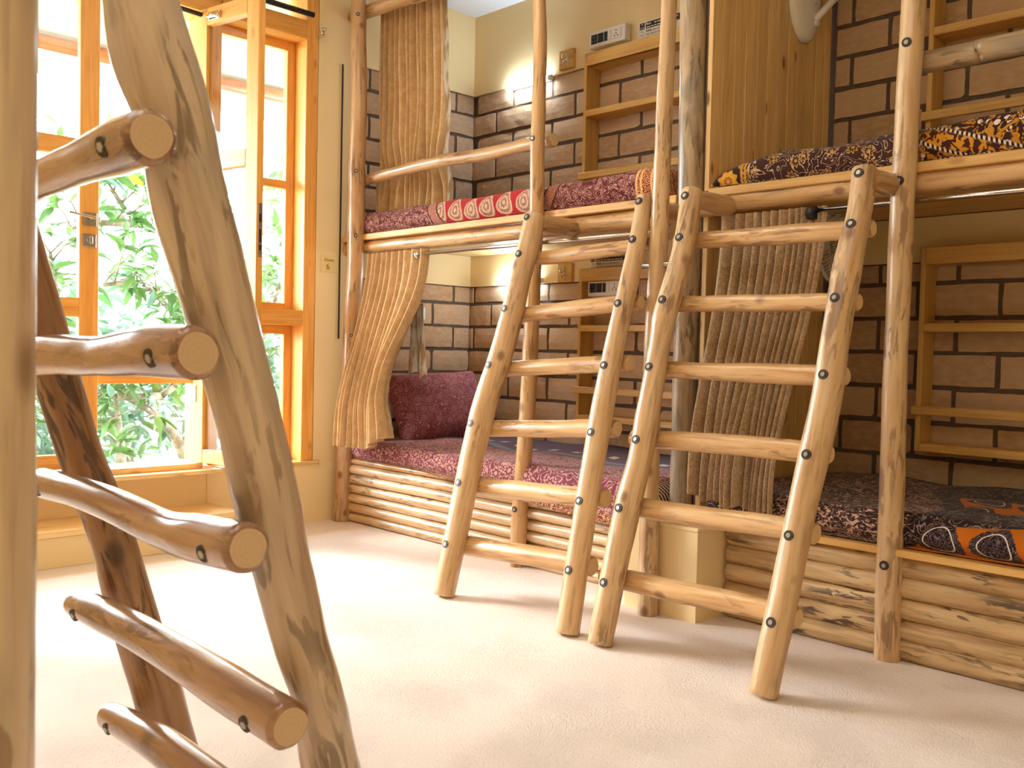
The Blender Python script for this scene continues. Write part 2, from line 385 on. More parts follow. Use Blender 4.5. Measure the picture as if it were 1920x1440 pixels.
        c = t.mix(far, c, fcv)
        # brown border on the hanging hem, black and white end
        hem = t.m2('SUBTRACT', 1.0, t.sm(w, 0.045, 0.05))
        c = t.mix(t.m2('MULTIPLY', hem, 0.9), c, t.mix(scroll(26, 26, 0.7), srgb(90, 42, 36), srgb(206, 150, 96)))
        zz = t.m2('SINE', t.m2('MULTIPLY', t.m2('ADD', w, t.m2('MULTIPLY', t.m2('PINGPONG', t.m2('MULTIPLY', u, 1.0), 0.03), 1.0)), 330.0))
        c = t.mix(t.m2('SUBTRACT', 1.0, t.sm(u, 2.36, 2.37)), c, t.mix(t.sm(zz, -0.2, 0.2), srgb(36, 26, 32), srgb(222, 196, 176)))
    else:                    # 'dark' lower right bed
        p1 = t.vec('ADD', t.vec('MULTIPLY', uv, (1, 1.5, 1)), t.vec('SCALE', wob, scale=1.4))
        nl_ = t.noise(t.vec('MULTIPLY', p1, (1.0, 1.25, 1)), 26, 1.5, 0.5, 2.2)
        n2_ = t.noise(t.vec('MULTIPLY', p1, (1.2, 0.9, 1)), 40, 1, 0.5, 1.2)
        gap = t.m2('MAXIMUM', t.m2('SUBTRACT', 1.0, t.sm(nl_, 0.415, 0.435)), band(n2_, 0.49, 0.515))
        c = t.mix(t.m2('MULTIPLY', gap, 0.95), t.mix(t.noise(uv, 70, 2), srgb(44, 28, 30), srgb(64, 40, 40)), srgb(212, 172, 150))
        edge = t.m2('ADD', u, t.m2('MULTIPLY', t.m2('SINE', t.m2('MULTIPLY', w, 5.0)), 0.12))
        inside = t.m2('SUBTRACT', 1.0, t.sm(edge, 1.36, 1.366))
        pr = paisley(5.8, 0.1, (1.0, 1.0, 1), (0, 0.062, 0))
        fz = t.m2('ADD', pr, t.m2('MULTIPLY', t.noise(uv, 90, 2), 0.12))
        orange = t.mix(t.noise(uv, 5, 2), srgb(206, 118, 26), srgb(178, 92, 18))
        pc = t.mix(t.m2('MULTIPLY', scroll(40, 24, 0.5), 0.55), srgb(38, 24, 30), srgb(170, 150, 150))
        pc = t.mix(band(pr, 0.265, 0.29), pc, srgb(226, 214, 210))
        oc = t.mix(t.m2('SUBTRACT', 1.0, t.sm(fz, 0.46, 0.49)), orange, pc)
        dk = t.mix(t.m2('MULTIPLY', scroll(15, 22, 0.42), 0.7), srgb(42, 28, 32), srgb(168, 150, 146))
        sw = t.m2('ADD', w, t.m2('MULTIPLY', t.m2('SINE', t.m2('MULTIPLY', u, 6.5)), 0.05))
        ob = t.m2('MAXIMUM', band(sw, 0.015, 0.215), band(sw, 0.52, 0.72))
        c = t.mix(inside, c, t.mix(ob, dk, oc))
        c = t.mix(band(edge, 1.33, 1.40), c, dk)
    t.set('Base Color', c); t.set('Sheen Weight', 0.1)
    t.bump(t.noise(t.vec('MULTIPLY', uv, (300, 300, 1)), 1, 2), 0.15, 0.001)
    return t.m
for k in ('pillow', 'red', 'brown', 'maroon', 'dark'): M['cloth_' + k] = cloth('cloth_' + k, k)

# ------------------------------------------------------------------ helpers: objects
WM = {}
def link(o, parent=None, world=None):
    COL.objects.link(o)
    w = world if world is not None else Matrix.Identity(4)
    WM[o.name] = w.copy()
    if parent is not None:
        o.parent = parent
        o.matrix_basis = WM[parent.name].inverted() @ w
    else:
        o.matrix_basis = w
    return o
def tag(o, label=None, cat=None, group=None, kind=None):
    if label: o['label'] = label
    if cat: o['category'] = cat
    if group: o['group'] = group
    if kind: o['kind'] = kind
    return o
def thing(name, loc, label=None, cat=None, group=None, kind=None):
    o = bpy.data.objects.new(name, None); o.empty_display_size = 0.1
    link(o, None, Matrix.Translation(loc))
    return tag(o, label, cat, group, kind)
def mk(name, verts, faces, mats, parent=None, smooth=False, uvs=None, midx=None, world=None):
    """world-space verts -> one mesh object with its origin at the centre (or verts local to `world`)."""
    if not isinstance(mats, (list, tuple)): mats = [mats]
    if world is None:
        lo = Vector([min(v[i] for v in verts) for i in range(3)]); hi = Vector([max(v[i] for v in verts) for i in range(3)])
        c = (lo+hi)/2
        verts = [Vector(v)-c for v in verts]; world = Matrix.Translation(c)
    me = bpy.data.meshes.new(name)
    me.from_pydata([tuple(v) for v in verts], [], faces)
    for m in mats: me.materials.append(m)
    if midx:
        for p, i in zip(me.polygons, midx): p.material_index = i
    if smooth:
        me.polygons.foreach_set('use_smooth', [True]*len(me.polygons))
    if uvs is not None:
        l = me.uv_layers.new(name='UVMap')
        for lp in me.loops: l.data[lp.index].uv = uvs[lp.vertex_index]
    me.update()
    return link(bpy.data.objects.new(name, me), parent, world)
def from_bm(name, bm, mats, parent=None, smooth=False, world=None):
    if not isinstance(mats, (list, tuple)): mats = [mats]
    bm.normal_update()
    if world is None:
        lo = Vector([min(v.co[i] for v in bm.verts) for i in range(3)]); hi = Vector([max(v.co[i] for v in bm.verts) for i in range(3)])
        c = (lo+hi)/2
        for v in bm.verts: v.co -= c
        world = Matrix.Translation(c)
    me = bpy.data.meshes.new(name); bm.to_mesh(me); bm.free()
    for m in mats: me.materials.append(m)
    if smooth: me.polygons.foreach_set('use_smooth', [True]*len(me.polygons))
    return link(bpy.data.objects.new(name, me), parent, world)
def bm_box(bm, x0, x1, y0, y1, z0, z1, bev=0.0, mat=None):
    vs = [bm.verts.new((x, y, z)) for x in (x0, x1) for y in (y0, y1) for z in (z0, z1)]
    fs = [bm.faces.new([vs[i] for i in q]) for q in ((0, 1, 3, 2), (4, 6, 7, 5), (0, 4, 5, 1), (2, 3, 7, 6), (0, 2, 6, 4), (1, 5, 7, 3))]
    if bev:
        es = list({e for f in fs for e in f.edges})
        r = bmesh.ops.bevel(bm, geom=es, offset=bev, segments=1, affect='EDGES')
        fs = list({f for v in vs if v.is_valid for f in v.link_faces} | set(r['faces']))
    if mat is not None:
        for f in fs: f.material_index = mat
    if mat: vs = None
    return fs
def box(name, x0, x1, y0, y1, z0, z1, mat, parent=None, bev=0.003, rot=None):
    bm = bmesh.new()
    if rot is None:
        bm_box(bm, x0, x1, y0, y1, z0, z1, bev)
        return from_bm(name, bm, mat, parent)
    c = Vector(((x0+x1)/2, (y0+y1)/2, (z0+z1)/2))
    bm_box(bm, x0-c.x, x1-c.x, y0-c.y, y1-c.y, z0-c.z, z1-c.z, bev)
    return from_bm(name, bm, mat, parent, world=rot @ Matrix.Translation(c))
def slabs(name, boxes, mat, kind='structure', parent=None):
    bm = bmesh.new()
    for b in boxes: bm_box(bm, *b)
    o = from_bm(name, bm, mat, parent)
    if parent is None: o['kind'] = kind
    return o
def bm_cyl(bm, p0, p1, r0, r1=None, seg=12, mat=0, smooth=True):
    p0 = Vector(p0); p1 = Vector(p1); r1 = r0 if r1 is None else r1
    q = (p1-p0).to_track_quat('Z', 'Y').to_matrix()
    a = []
    for p, r in ((p0, r0), (p1, r1)):
        a.append([bm.verts.new(p + q @ Vector((r*math.cos(2*PI*i/seg), r*math.sin(2*PI*i/seg), 0))) for i in range(seg)])
    for i in range(seg):
        f = bm.faces.new((a[0][i], a[0][(i+1) % seg], a[1][(i+1) % seg], a[1][i])); f.smooth = smooth; f.material_index = mat
    for ring, rev in ((a[0], True), (a[1], False)):
        f = bm.faces.new(ring[::-1] if rev else ring); f.material_index = mat
def cyl(name, p0, p1, r, mat, parent=None, seg=12, r1=None):
    bm = bmesh.new(); bm_cyl(bm, p0, p1, r, r1, seg); return from_bm(name, bm, mat, parent)
def catmull(pts, step):
    P_ = [Vector(p[:3]) for p in pts]; R_ = [p[3] for p in pts]
    out = []
    n = len(P_)
    for i in range(n-1):
        a = P_[max(i-1, 0)]; b = P_[i]; c = P_[i+1]; d = P_[min(i+2, n-1)]
        k = max(1, int((c-b).length/step))
        for j in range(k):
            t_ = j/k; t2 = t_*t_; t3 = t2*t_
            p = 0.5*((2*b) + (c-a)*t_ + (2*a-5*b+4*c-d)*t2 + (3*b-3*c+d-a)*t3)
            out.append((p, R_[i]*(1-t_)+R_[i+1]*t_))
    out.append((P_[-1], R_[-1]))
    return out
LOGPATH = {}
def log(name, pts, mat, parent=None, seed=0, step=0.035, seg=16, lump=0.07, wig=0.0, end='end', knots=(), flat=None, bev=0.006):
    """a peeled tree pole: swept round section with lumps, knots and sawn ends."""
    s = catmull(pts, step)
    n = len(s)
    so = Vector((seed*3.7, seed*1.3, seed*5.1))
    cs = []; rs = []
    L_ = 0.0; ls = [0.0]
    for i in range(1, n): L_ += (s[i][0]-s[i-1][0]).length; ls.append(L_)
    for i, (p, r) in enumerate(s):
        w = Vector((mnoise.noise(so+Vector((ls[i]*2.2, 0, 0))), mnoise.noise(so+Vector((0, ls[i]*2.2, 9))), mnoise.noise(so+Vector((5, 0, ls[i]*2.2)))))*wig
        cs.append(p + w); rs.append(r)
    org = cs[0]; axis = (cs[-1]-cs[0]).normalized()
    q = axis.to_track_quat('Z', 'Y'); W_ = Matrix.Translation(org) @ q.to_matrix().to_4x4(); Wi = W_.inverted()
    verts = []; faces = []; mi = []
    ref = q @ Vector((1, 0, 0))
    def ring(c, t, r, l):
        nonlocal ref
        ref = (ref - t*ref.dot(t)).normalized(); bi = t.cross(ref)
        b0 = len(verts)
        for k in range(seg):
            a = 2*PI*k/seg; ca, sa = math.cos(a), math.sin(a)
            d = ref*ca + bi*sa
            nn = mnoise.noise(so + Vector((ca*0.9, sa*0.9, l*5.0)))*lump + mnoise.noise(so + Vector((ca*2.3, sa*2.3, l*14.0)))*lump*0.45
            rr = r*(1+nn)
            for (kl, ka, kh, kw) in knots:
                da = abs((a-ka+PI) % (2*PI)-PI)*r; dl = l-kl
                g = math.exp(-(da*da+dl*dl*0.5)/(kw*kw)); rr += kh*g
            co = c + d*rr
            if flat is not None and co.dot(flat[0]) > flat[1]: co = co - flat[0]*(co.dot(flat[0])-flat[1])
            verts.append(Wi @ co)
        return b0
    rings = []
    t0 = (cs[1]-cs[0]).normalized(); t1 = (cs[-1]-cs[-2]).normalized()
    rings.append(ring(cs[0], t0, rs[0]-bev, 0))
    for i in range(n):
        t_ = (cs[min(i+1, n-1)]-cs[max(i-1, 0)]).normalized()
        c = cs[i] + (t0*bev if i == 0 else (-t1*bev if i == n-1 else Vector()))
        rings.append(ring(c, t_, rs[i], ls[i]))
    rings.append(ring(cs[-1], t1, rs[-1]-bev, L_))
    for a, b in zip(rings, rings[1:]):
        for k in range(seg):
            faces.append((a+k, a+(k+1) % seg, b+(k+1) % seg, b+k)); mi.append(0)
    for b0, c, fl in ((rings[0], cs[0], True), (rings[-1], cs[-1], False)):
        ci = len(verts); verts.append(Wi @ c)
        for k in range(seg):
            f = (b0+k, b0+(k+1) % seg, ci); faces.append(f[::-1] if fl else f); mi.append(1)
    o = mk(name, verts, faces, [mat, M[end]], parent, True, None, mi, W_)
    for p_ in o.data.polygons:
        if p_.material_index == 1: p_.use_smooth = False
    LOGPATH[o.name] = list(zip(cs, rs))
    return o
def bolt_mesh():
    bm = bmesh.new()
    bm_cyl(bm, (0, 0, -0.006), (0, 0, 0.0032), 0.0165, 0.0155, 16, 0)
    bm_cyl(bm, (0, 0, 0.0005), (0, 0, 0.0055), 0.0085, 0.0078, 6, 1, False)
    me = bpy.data.meshes.new('bolt'); bm.to_mesh(me); bm.free()
    me.materials.append(M['dark']); me.materials.append(M['steel']); return me
BOLT = bolt_mesh()
def bolt(parent, z, nrm, size=1.0, by='z', sink=0.001):
    """a sunk hex bolt on the log `parent`, at height (or y) z, on the side nrm."""
    i = 2 if by == 'z' else 1
    c, r = min(LOGPATH[parent.name], key=lambda t_: abs(t_[0][i]-z))
    nrm = Vector(nrm).normalized()
    c = Vector(c); c[i] = z
    # cast against the log's own mesh for the real surface
    Wp = WM[parent.name]; inv = Wp.inverted()
    ok, hit, nn, _ = parent.ray_cast(inv @ (c+nrm*0.2), (inv.to_3x3() @ (-nrm)))
    p = (Wp @ hit) if ok else c+nrm*r
    W_ = Matrix.Translation(p-nrm*sink) @ nrm.to_track_quat('Z', 'Y').to_matrix().to_4x4() @ Matrix.Scale(size, 4)
    return link(bpy.data.objects.new('bolt', BOLT), parent, W_)
def text(name, body, size, world, mat, parent, ext=0.0005, align='LEFT', bold=0.0):
    cu = bpy.data.curves.new(name, 'FONT'); cu.body = body; cu.size = size; cu.extrude = ext; cu.align_x = align; cu.offset = bold
    cu.materials.append(mat)
    o = bpy.data.objects.new(name, cu); COL.objects.link(o)
    bpy.context.view_layer.update()
    me = bpy.data.meshes.new_from_object(o.evaluated_get(bpy.context.evaluated_depsgraph_get()))
    bpy.data.objects.remove(o); bpy.data.curves.remove(cu)
    me.name = name
    if not me.materials: me.materials.append(mat)
    return link(bpy.data.objects.new(name, me), parent, world)

LOGS = {"rail1a": [[2.459, 2.9033, -0.0035, 0.0445], [2.5521, 2.9158, 0.3348, 0.0483], [2.6599, 2.9197, 0.7269, 0.054], [2.742, 2.8797, 1.0256, 0.0507], [2.8259, 2.8725, 1.3307, 0.0472], [2.8551, 2.8634, 1.4366, 0.0486], [2.8962, 2.8674, 1.5862, 0.0437]],
 "rail1b": [[2.4608, 2.2286, 0.0028, 0.0439], [2.5764, 2.2594, 0.4231, 0.0431], [2.6713, 2.2761, 0.7683, 0.0437], [2.7438, 2.279, 1.0322, 0.0391], [2.8187, 2.2721, 1.3043, 0.0365], [2.8602, 2.2717, 1.4552, 0.034], [2.9026, 2.2819, 1.6093, 0.0304]],
 "rail2a": [[2.4617, 2.0784, 0.0063, 0.043], [2.5832, 2.0752, 0.4479, 0.0473], [2.6341, 2.0605, 0.6332, 0.0439], [2.675, 2.0644, 0.7819, 0.0447], [2.7445, 2.0717, 1.0344, 0.0376], [2.7973, 2.0633, 1.2264, 0.043], [2.8393, 2.0497, 1.3792, 0.0399], [2.9023, 2.0625, 1.6084, 0.0388]],
 "rail2b": [[2.4588, 1.4453, -0.0045, 0.0446], [2.5355, 1.4333, 0.2747, 0.0444], [2.6073, 1.4233, 0.5356, 0.0448], [2.6867, 1.4047, 0.8243, 0.0478], [2.7465, 1.4052, 1.0418, 0.0439], [2.8082, 1.4077, 1.2662, 0.0451], [2.8612, 1.3968, 1.4588, 0.0396], [2.9015, 1.4023, 1.6055, 0.0386]],
 "rung1_0": [[2.9119, 2.9917, 1.3959, 0.0256], [2.9154, 2.6423, 1.4087, 0.0328], [2.9188, 2.3511, 1.4212, 0.0269], [2.9206, 2.2563, 1.4276, 0.0263]],
 "rung1_1": [[2.8441, 2.974, 1.1494, 0.0299], [2.8514, 2.606, 1.1761, 0.0345], [2.8557, 2.3853, 1.1915, 0.0332], [2.8572, 2.2477, 1.1969, 0.0303]],
 "rung1_2": [[2.7794, 3.0058, 0.9142, 0.0323], [2.7873, 2.6273, 0.943, 0.0323], [2.7916, 2.3506, 0.9587, 0.0327], [2.793, 2.2347, 0.9637, 0.032]],
 "rung1_3": [[2.7112, 3.0185, 0.6661, 0.0367], [2.7188, 2.6129, 0.6938, 0.0341], [2.7244, 2.365, 0.7141, 0.0345], [2.7263, 2.2411, 0.7212, 0.0337]],
 "rung1_4": [[2.6461, 3.02, 0.4295, 0.0361], [2.6506, 2.6572, 0.446, 0.0381], [2.6543, 2.3482, 0.4592, 0.0359], [2.6569, 2.2256, 0.4686, 0.0351]],
 "rung1_5": [[2.5791, 3.0244, 0.1857, 0.0401], [2.5854, 2.6432, 0.2086, 0.0415], [2.5896, 2.3489, 0.224, 0.039], [2.5902, 2.2265, 0.2261, 0.0359]],
 "rung2_0": [[2.9195, 2.1404, 1.4238, 0.03], [2.9186, 1.8369, 1.4203, 0.0319], [2.9177, 1.5916, 1.4171, 0.0338], [2.9175, 1.3748, 1.4162, 0.0287]],
 "rung2_1": [[2.8549, 2.153, 1.1888, 0.0278], [2.8536, 1.8305, 1.1841, 0.0297], [2.8532, 1.5864, 1.1826, 0.0299], [2.8524, 1.3807, 1.1798, 0.0285]],
 "rung2_2": [[2.7892, 2.1635, 0.9497, 0.0295], [2.7879, 1.8655, 0.9451, 0.0314], [2.788, 1.5796, 0.9454, 0.0347], [2.788, 1.3824, 0.9453, 0.0314]],
 "rung2_3": [[2.7183, 2.1632, 0.6922, 0.0311], [2.7212, 1.8337, 0.7027, 0.0344], [2.7222, 1.5715, 0.7062, 0.0358], [2.7221, 1.3927, 0.7059, 0.031]],
 "rung2_4": [[2.6537, 2.1672, 0.457, 0.0343], [2.6545, 1.8437, 0.4599, 0.0374], [2.6569, 1.5625, 0.4688, 0.035], [2.6566, 1.3951, 0.4677, 0.0335]],
 "rung2_5": [[2.585, 2.1759, 0.2071, 0.0336], [2.5867, 1.8516, 0.2136, 0.0383], [2.5885, 1.5882, 0.2202, 0.0343], [2.5879, 1.4081, 0.2178, 0.0326]],
 "near_a": [[0.3902, 0.9301, 1.3361, 0.0319], [0.4191, 0.9223, 1.2368, 0.0339], [0.4384, 0.9344, 1.1705, 0.0346], [0.461, 0.9385, 1.0926, 0.0378], [0.488, 0.9428, 0.9999, 0.0372], [0.5121, 0.9399, 0.9171, 0.0353], [0.5422, 0.9443, 0.8138, 0.0359], [0.5618, 0.9483, 0.7463, 0.0326], [0.5889, 0.9489, 0.6533, 0.0317], [0.609, 0.9399, 0.5842, 0.0299], [0.6362, 0.955, 0.4908, 0.0357]],
 "near_b": [[0.5094, 1.5125, 0.9266, 0.0331], [0.5384, 1.5128, 0.827, 0.0328], [0.5778, 1.481, 0.6915, 0.0327], [0.6009, 1.4875, 0.6119, 0.0357], [0.6579, 1.4887, 0.4162, 0.0384], [0.6822, 1.4827, 0.3326, 0.0352]],
 "rungn_0": [[0.3582, 1.2371, 1.1781, 0.0237], [0.3577, 1.1353, 1.1798, 0.0207], [0.3569, 1.0083, 1.1825, 0.0192], [0.3564, 0.9045, 1.1843, 0.0198], [0.3565, 0.8345, 1.184, 0.0197]],
 "rungn_1": [[0.4165, 1.412, 0.9778, 0.0294], [0.4148, 1.2592, 0.9835, 0.0256], [0.4147, 1.1013, 0.9838, 0.0219], [0.4123, 0.9525, 0.9922, 0.0219], [0.4124, 0.8548, 0.9916, 0.0213]],
 "rungn_2": [[0.4706, 1.4845, 0.7916, 0.0214], [0.4693, 1.3376, 0.7962, 0.0209], [0.4699, 1.2141, 0.7941, 0.0218], [0.4727, 1.0627, 0.7846, 0.0219], [0.4717, 0.9714, 0.788, 0.0233], [0.4692, 0.8578, 0.7966, 0.0226]],
 "rungn_3": [[0.5262, 1.4877, 0.6007, 0.0209], [0.5243, 1.3651, 0.6073, 0.0239], [0.5239, 1.2136, 0.6084, 0.0242], [0.5265, 1.0096, 0.5996, 0.0243], [0.5276, 0.8697, 0.5959, 0.0232]],
 "rungn_4": [[0.5823, 1.5042, 0.4079, 0.0209], [0.5784, 1.3798, 0.4214, 0.0245], [0.5773, 1.2699, 0.4251, 0.028], [0.5756, 1.1076, 0.4309, 0.0274], [0.5757, 0.928, 0.4307, 0.0272]],
 "p1": [[3.098, 4.5769, -0.0006, 0.054], [3.098, 4.5249, 0.9937, 0.0487], [3.098, 4.4939, 1.5592, 0.0483], [3.098, 4.4899, 1.9612, 0.0482], [3.098, 4.4858, 2.3576, 0.0451], [3.098, 4.4981, 2.9537, 0.0435], [3.098, 4.4981, 3.1311, 0.0434]],
 "p2": [[3.085, 3.1162, -0.0081, 0.0386], [3.085, 3.1069, 0.2537, 0.0396], [3.085, 3.0759, 0.7034, 0.0368], [3.085, 3.0624, 1.0307, 0.0367], [3.085, 3.0524, 1.3574, 0.0329], [3.085, 3.0443, 1.6308, 0.0328], [3.085, 3.048, 1.952, 0.0327], [3.085, 3.0443, 2.3518, 0.0302], [3.085, 3.059, 2.5939, 0.0302], [3.085, 3.0671, 2.7391, 0.0314]],
 "p3": [[2.9, 2.2116, -0.006, 0.039], [2.9, 2.2151, 0.396, 0.0368], [2.9, 2.2162, 0.7241, 0.0326], [2.9, 2.2219, 1.036, 0.0336], [2.9, 2.2067, 1.4002, 0.0343], [2.9, 2.2008, 1.7348, 0.0322], [2.9, 2.1892, 2.3284, 0.0299], [2.9, 2.186, 2.4457, 0.0299]],
 "p3b": [[3.17, 2.2789, 0.3923, 0.0403], [3.17, 2.2678, 1.0563, 0.0475], [3.17, 2.2635, 1.6784, 0.0515], [3.17, 2.2767, 2.4233, 0.0513], [3.17, 2.2785, 2.5502, 0.0513]],
 "p4": [[3.098, 1.3602, -0.0125, 0.0428], [3.098, 1.3624, 0.1942, 0.0428], [3.098, 1.3644, 0.4934, 0.0409], [3.098, 1.3673, 0.8138, 0.0399], [3.098, 1.367, 1.0495, 0.038], [3.098, 1.3662, 1.3664, 0.0396], [3.098, 1.3625, 1.6005, 0.0394], [3.098, 1.3573, 1.8881, 0.0375], [3.098, 1.3505, 2.1745, 0.0391], [3.098, 1.3474, 2.2765, 0.039]],
 "upl": [[3.165, 4.7329, 1.5707, 0.0469], [3.165, 4.5011, 1.5718, 0.0364], [3.165, 3.7182, 1.5693, 0.0367], [3.165, 3.1417, 1.5692, 0.0386], [3.165, 2.5389, 1.5685, 0.0415], [3.165, 2.3587, 1.5686, 0.0413]],
 "upr": [[3.165, 2.2415, 1.5925, 0.0445], [3.165, 1.9507, 1.5956, 0.0461], [3.165, 1.5896, 1.599, 0.0429], [3.165, 1.3518, 1.5911, 0.0407], [3.165, 1.0188, 1.59, 0.0408]],
 "gl": [[3.165, 4.5917, 1.9611, 0.0274], [3.165, 4.4657, 1.9589, 0.028], [3.165, 4.1309, 1.9725, 0.0309], [3.165, 3.816, 1.9782, 0.0326], [3.165, 3.4996, 1.9693, 0.0324], [3.165, 3.1903, 1.9757, 0.0308], [3.165, 3.0176, 1.9733, 0.0337]],
 "gr": [[3.165, 1.4149, 1.9889, 0.0355], [3.165, 1.3435, 1.9852, 0.0365], [3.165, 1.1748, 1.9849, 0.0365], [3.165, 1.0264, 1.9895, 0.0367]],
 "tl": [[3.165, 4.7274, 2.9117, 0.032], [3.165, 4.504, 2.9076, 0.0368], [3.165, 4.159, 2.8993, 0.0411], [3.165, 3.8439, 2.8781, 0.0397]]}

XB, YF = 4.12, 4.66      # face of the back wall's bricks, face of the window wall

# ------------------------------------------------------------------ room shell
slabs('floor', [(-1.1, 4.3, -1.3, 4.9, -0.12, 0.0)], M['floor'])
slabs('ceiling', [(-1.1, 4.3, -1.3, 4.9, 3.15, 3.27)], M['ceiling'])
slabs('wall_right', [(-1.1, 4.3, -1.4, -1.2, 0.0, 3.15)], M['plaster'])
slabs('wall_front', [(-1.1, -0.95, -1.2, 4.9, 0.0, 3.15)], M['plaster'])

wall_back = thing('wall_back', (4.2, 1.7, 0), kind='structure')
slabs('mortar_bed', [(XB+0.009, 4.28, -1.2, 4.84, 0.0, 3.15)], M['mortar'], parent=wall_back)
slabs('plaster_band', [(XB-0.012, XB+0.02, 2.18, 4.66, 2.645, 3.15), (XB-0.012, XB+0.02, 2.18, 4.66, 1.414, 1.615),
                       (XB-0.012, XB+0.02, -1.2, 2.18, 1.425, 1.615)], M['plaster'], parent=wall_back)
wall_left = thing('wall_left', (1.5, 4.75, 0), kind='structure')
slabs('mortar_bed', [(3.2, XB+0.009, YF+0.009, 4.84, 0.0, 3.15)], M['mortar'], parent=wall_left)
slabs('plaster_face', [(-0.95, 0.26, YF, 4.84, 0.0, 3.15), (0.26, 2.945, YF, 4.84, 3.06, 3.15), (0.26, 2.30, YF, 4.84, 0.0, 0.335),
                       (2.30, 2.97, YF-0.012, 4.84, 0.0, 0.344), (2.945, 3.2, YF, 4.84, 0.0, 3.15), (2.97, 3.2, YF-0.012, YF+0.01, 0.0, 0.33),
                       (3.2, XB, YF-0.012, YF+0.02, 2.645, 3.15), (3.2, XB, YF-0.012, YF+0.02, 1.414, 1.615)], M['plaster'], parent=wall_left)

def brick_mesh(seed):
    """a unit brick, x = depth (face at 0, going back), y = length, z = height; ragged edges."""
    r = random.Random(seed)
    nx, ny = 7, 4
    verts = []; faces = []
    for j in range(ny):
        for i in range(nx):
            y = i/(nx-1)-0.5; z = j/(ny-1)-0.5
            e = (i in (0, nx-1)) or (j in (0, ny-1))
            c = (i in (0, nx-1)) and (j in (0, ny-1))
            yy = y*(1-0.004*0) + (r.uniform(-0.008, 0.008) if i not in (0, nx-1) else (-0.012*r.random() if y > 0 else 0.012*r.random()))
            zz = z + (r.uniform(-0.01, 0.01) if j not in (0, ny-1) else (-0.03*r.random() if z > 0 else 0.03*r.random()))
            x = r.uniform(-0.0015, 0.0015)+(0.004 if e else 0)+(0.003 if c else 0)
            verts.append((x, yy, zz))
    for j in range(ny-1):
        for i in range(nx-1):
            a = j*nx+i; faces.append((a, a+nx, a+nx+1, a+1))
    loop = [i for i in range(nx)] + [nx*j+nx-1 for j in range(1, ny)] + [nx*(ny-1)+i for i in range(nx-2, -1, -1)] + [nx*j for j in range(ny-2, 0, -1)]
    b0 = len(verts)
    for k in loop: verts.append((0.03, verts[k][1], verts[k][2]))
    m = len(loop)
    for k in range(m): faces.append((loop[k], loop[(k+1) % m], b0+(k+1) % m, b0+k))
    me = bpy.data.meshes.new('brick'); me.from_pydata(verts, [], faces); me.materials.append(M['brick']); me.update(); return me
BRICKS = [brick_mesh(s) for s in range(6)]
def brick(parent, c, L_, H_, face):
    me = rnd.choice(BRICKS)
    fl = -1 if rnd.random() < 0.5 else 1
    W_ = Matrix.Translation(c)
    if face == 'Y': W_ = W_ @ Matrix.Rotation(PI/2, 4, 'Z')   # depth along +y, length along -x
    W_ = W_ @ Matrix.Diagonal((1, L_*1.0, H_, 1))
    o = bpy.data.objects.new('brick', me); link(o, parent, W_)
BL = 0.337
def courses(parent, zs, axis, a0, a1, phase, face, j=0.016):
    for k, (z1, z0) in enumerate(zip(zs, zs[1:])):
        x = phase[k % 2] + 20*BL
        while x > a1: x -= BL
        edges = [a1]
        while x > a0+0.03:
            if x < a1-0.03: edges.append(x)
            x -= BL
        edges.append(a0)
        for e1, e0 in zip(edges, edges[1:]):
            ln = e1-e0-j
            if ln < 0.03: continue
            jit = rnd.uniform(-0.003, 0.003)
            zc = (z1+z0)/2+rnd.uniform(-0.002, 0.002)
            cc = (XB+jit, (e0+e1)/2, zc) if axis == 'Y' else ((e0+e1)/2, YF+jit, zc)
            brick(parent, cc, ln, z1-z0-j, face)
ZU = [2.652, 2.522] + [2.522-0.1415*k for k in range(1, 7)]
ZL = [1.418, 1.303] + [1.303-0.1485*k for k in range(1, 7)]
ZR = [1.43, 1.335, 1.185] + [1.185-0.151*k for k in range(1, 6)]
courses(wall_back, ZU, 'Y', 2.2, 4.672, (4.294, 4.447), 'X')
courses(wall_back, ZL, 'Y', 2.2, 4.672, (4.287, 4.457), 'X')
ZUR = [3.09, 2.948, 2.806, 2.664, 2.522] + ZU[2:]
courses(wall_back, ZUR, 'Y', 0.1, 2.16, (1.90, 2.074), 'X')
courses(wall_back, ZR, 'Y', 0.1, 2.16, (1.905, 2.07), 'X')
courses(wall_left, ZU, 'X', 3.21, 4.132, (3.974, 3.815), 'Y')
courses(wall_left, ZL, 'X', 3.21, 4.132, (3.984, 3.811), 'Y')

# ------------------------------------------------------------------ windows and casement doors in the left wall
PX_, PZ_ = M['pine_x'], M['pine']
win2 = thing('window_2', (0.8, 4.75, 0.36), kind='structure')
box('head', 0.26, 2.36, YF-0.025, 4.84, 2.70, 2.765, PX_, win2)
box('head', 0.26, 2.36, YF, 4.84, 3.0, 3.06, PX_, win2)
for x0, x1 in ((0.26, 0.33), (0.68, 0.76), (1.08, 1.175), (2.262, 2.36)):
    box('jamb', x0, x1, YF+0.001, 4.84, 0.385, 3.0, PZ_, win2)
box('threshold', 0.26, 2.262, YF-0.04, 4.84, 0.357, 0.385, M['bright'], win2)
box('rail', 1.76, 2.262, 4.74, 4.79, 0.795, 0.838, PX_, win2)
box('pane', 1.76, 2.262, 4.762, 4.767, 0.385, 0.795, M['glass'], win2, 0)
box('pane', 0.33, 2.30, 4.76, 4.765, 2.765, 3.0, M['glass'], win2, 0)
for x0, x1 in ((0.33, 0.68), (0.76, 1.08)):
    box('pane', x0, x1, 4.76, 4.765, 0.385, 2.70, M['glass'], win2, 0)
    box('rail', x0, x1, 4.74, 4.79, 1.118, 1.209, PX_, win2)
    box('rail', x0, x1, 4.74, 4.79, 1.877, 1.961, PX_, win2)
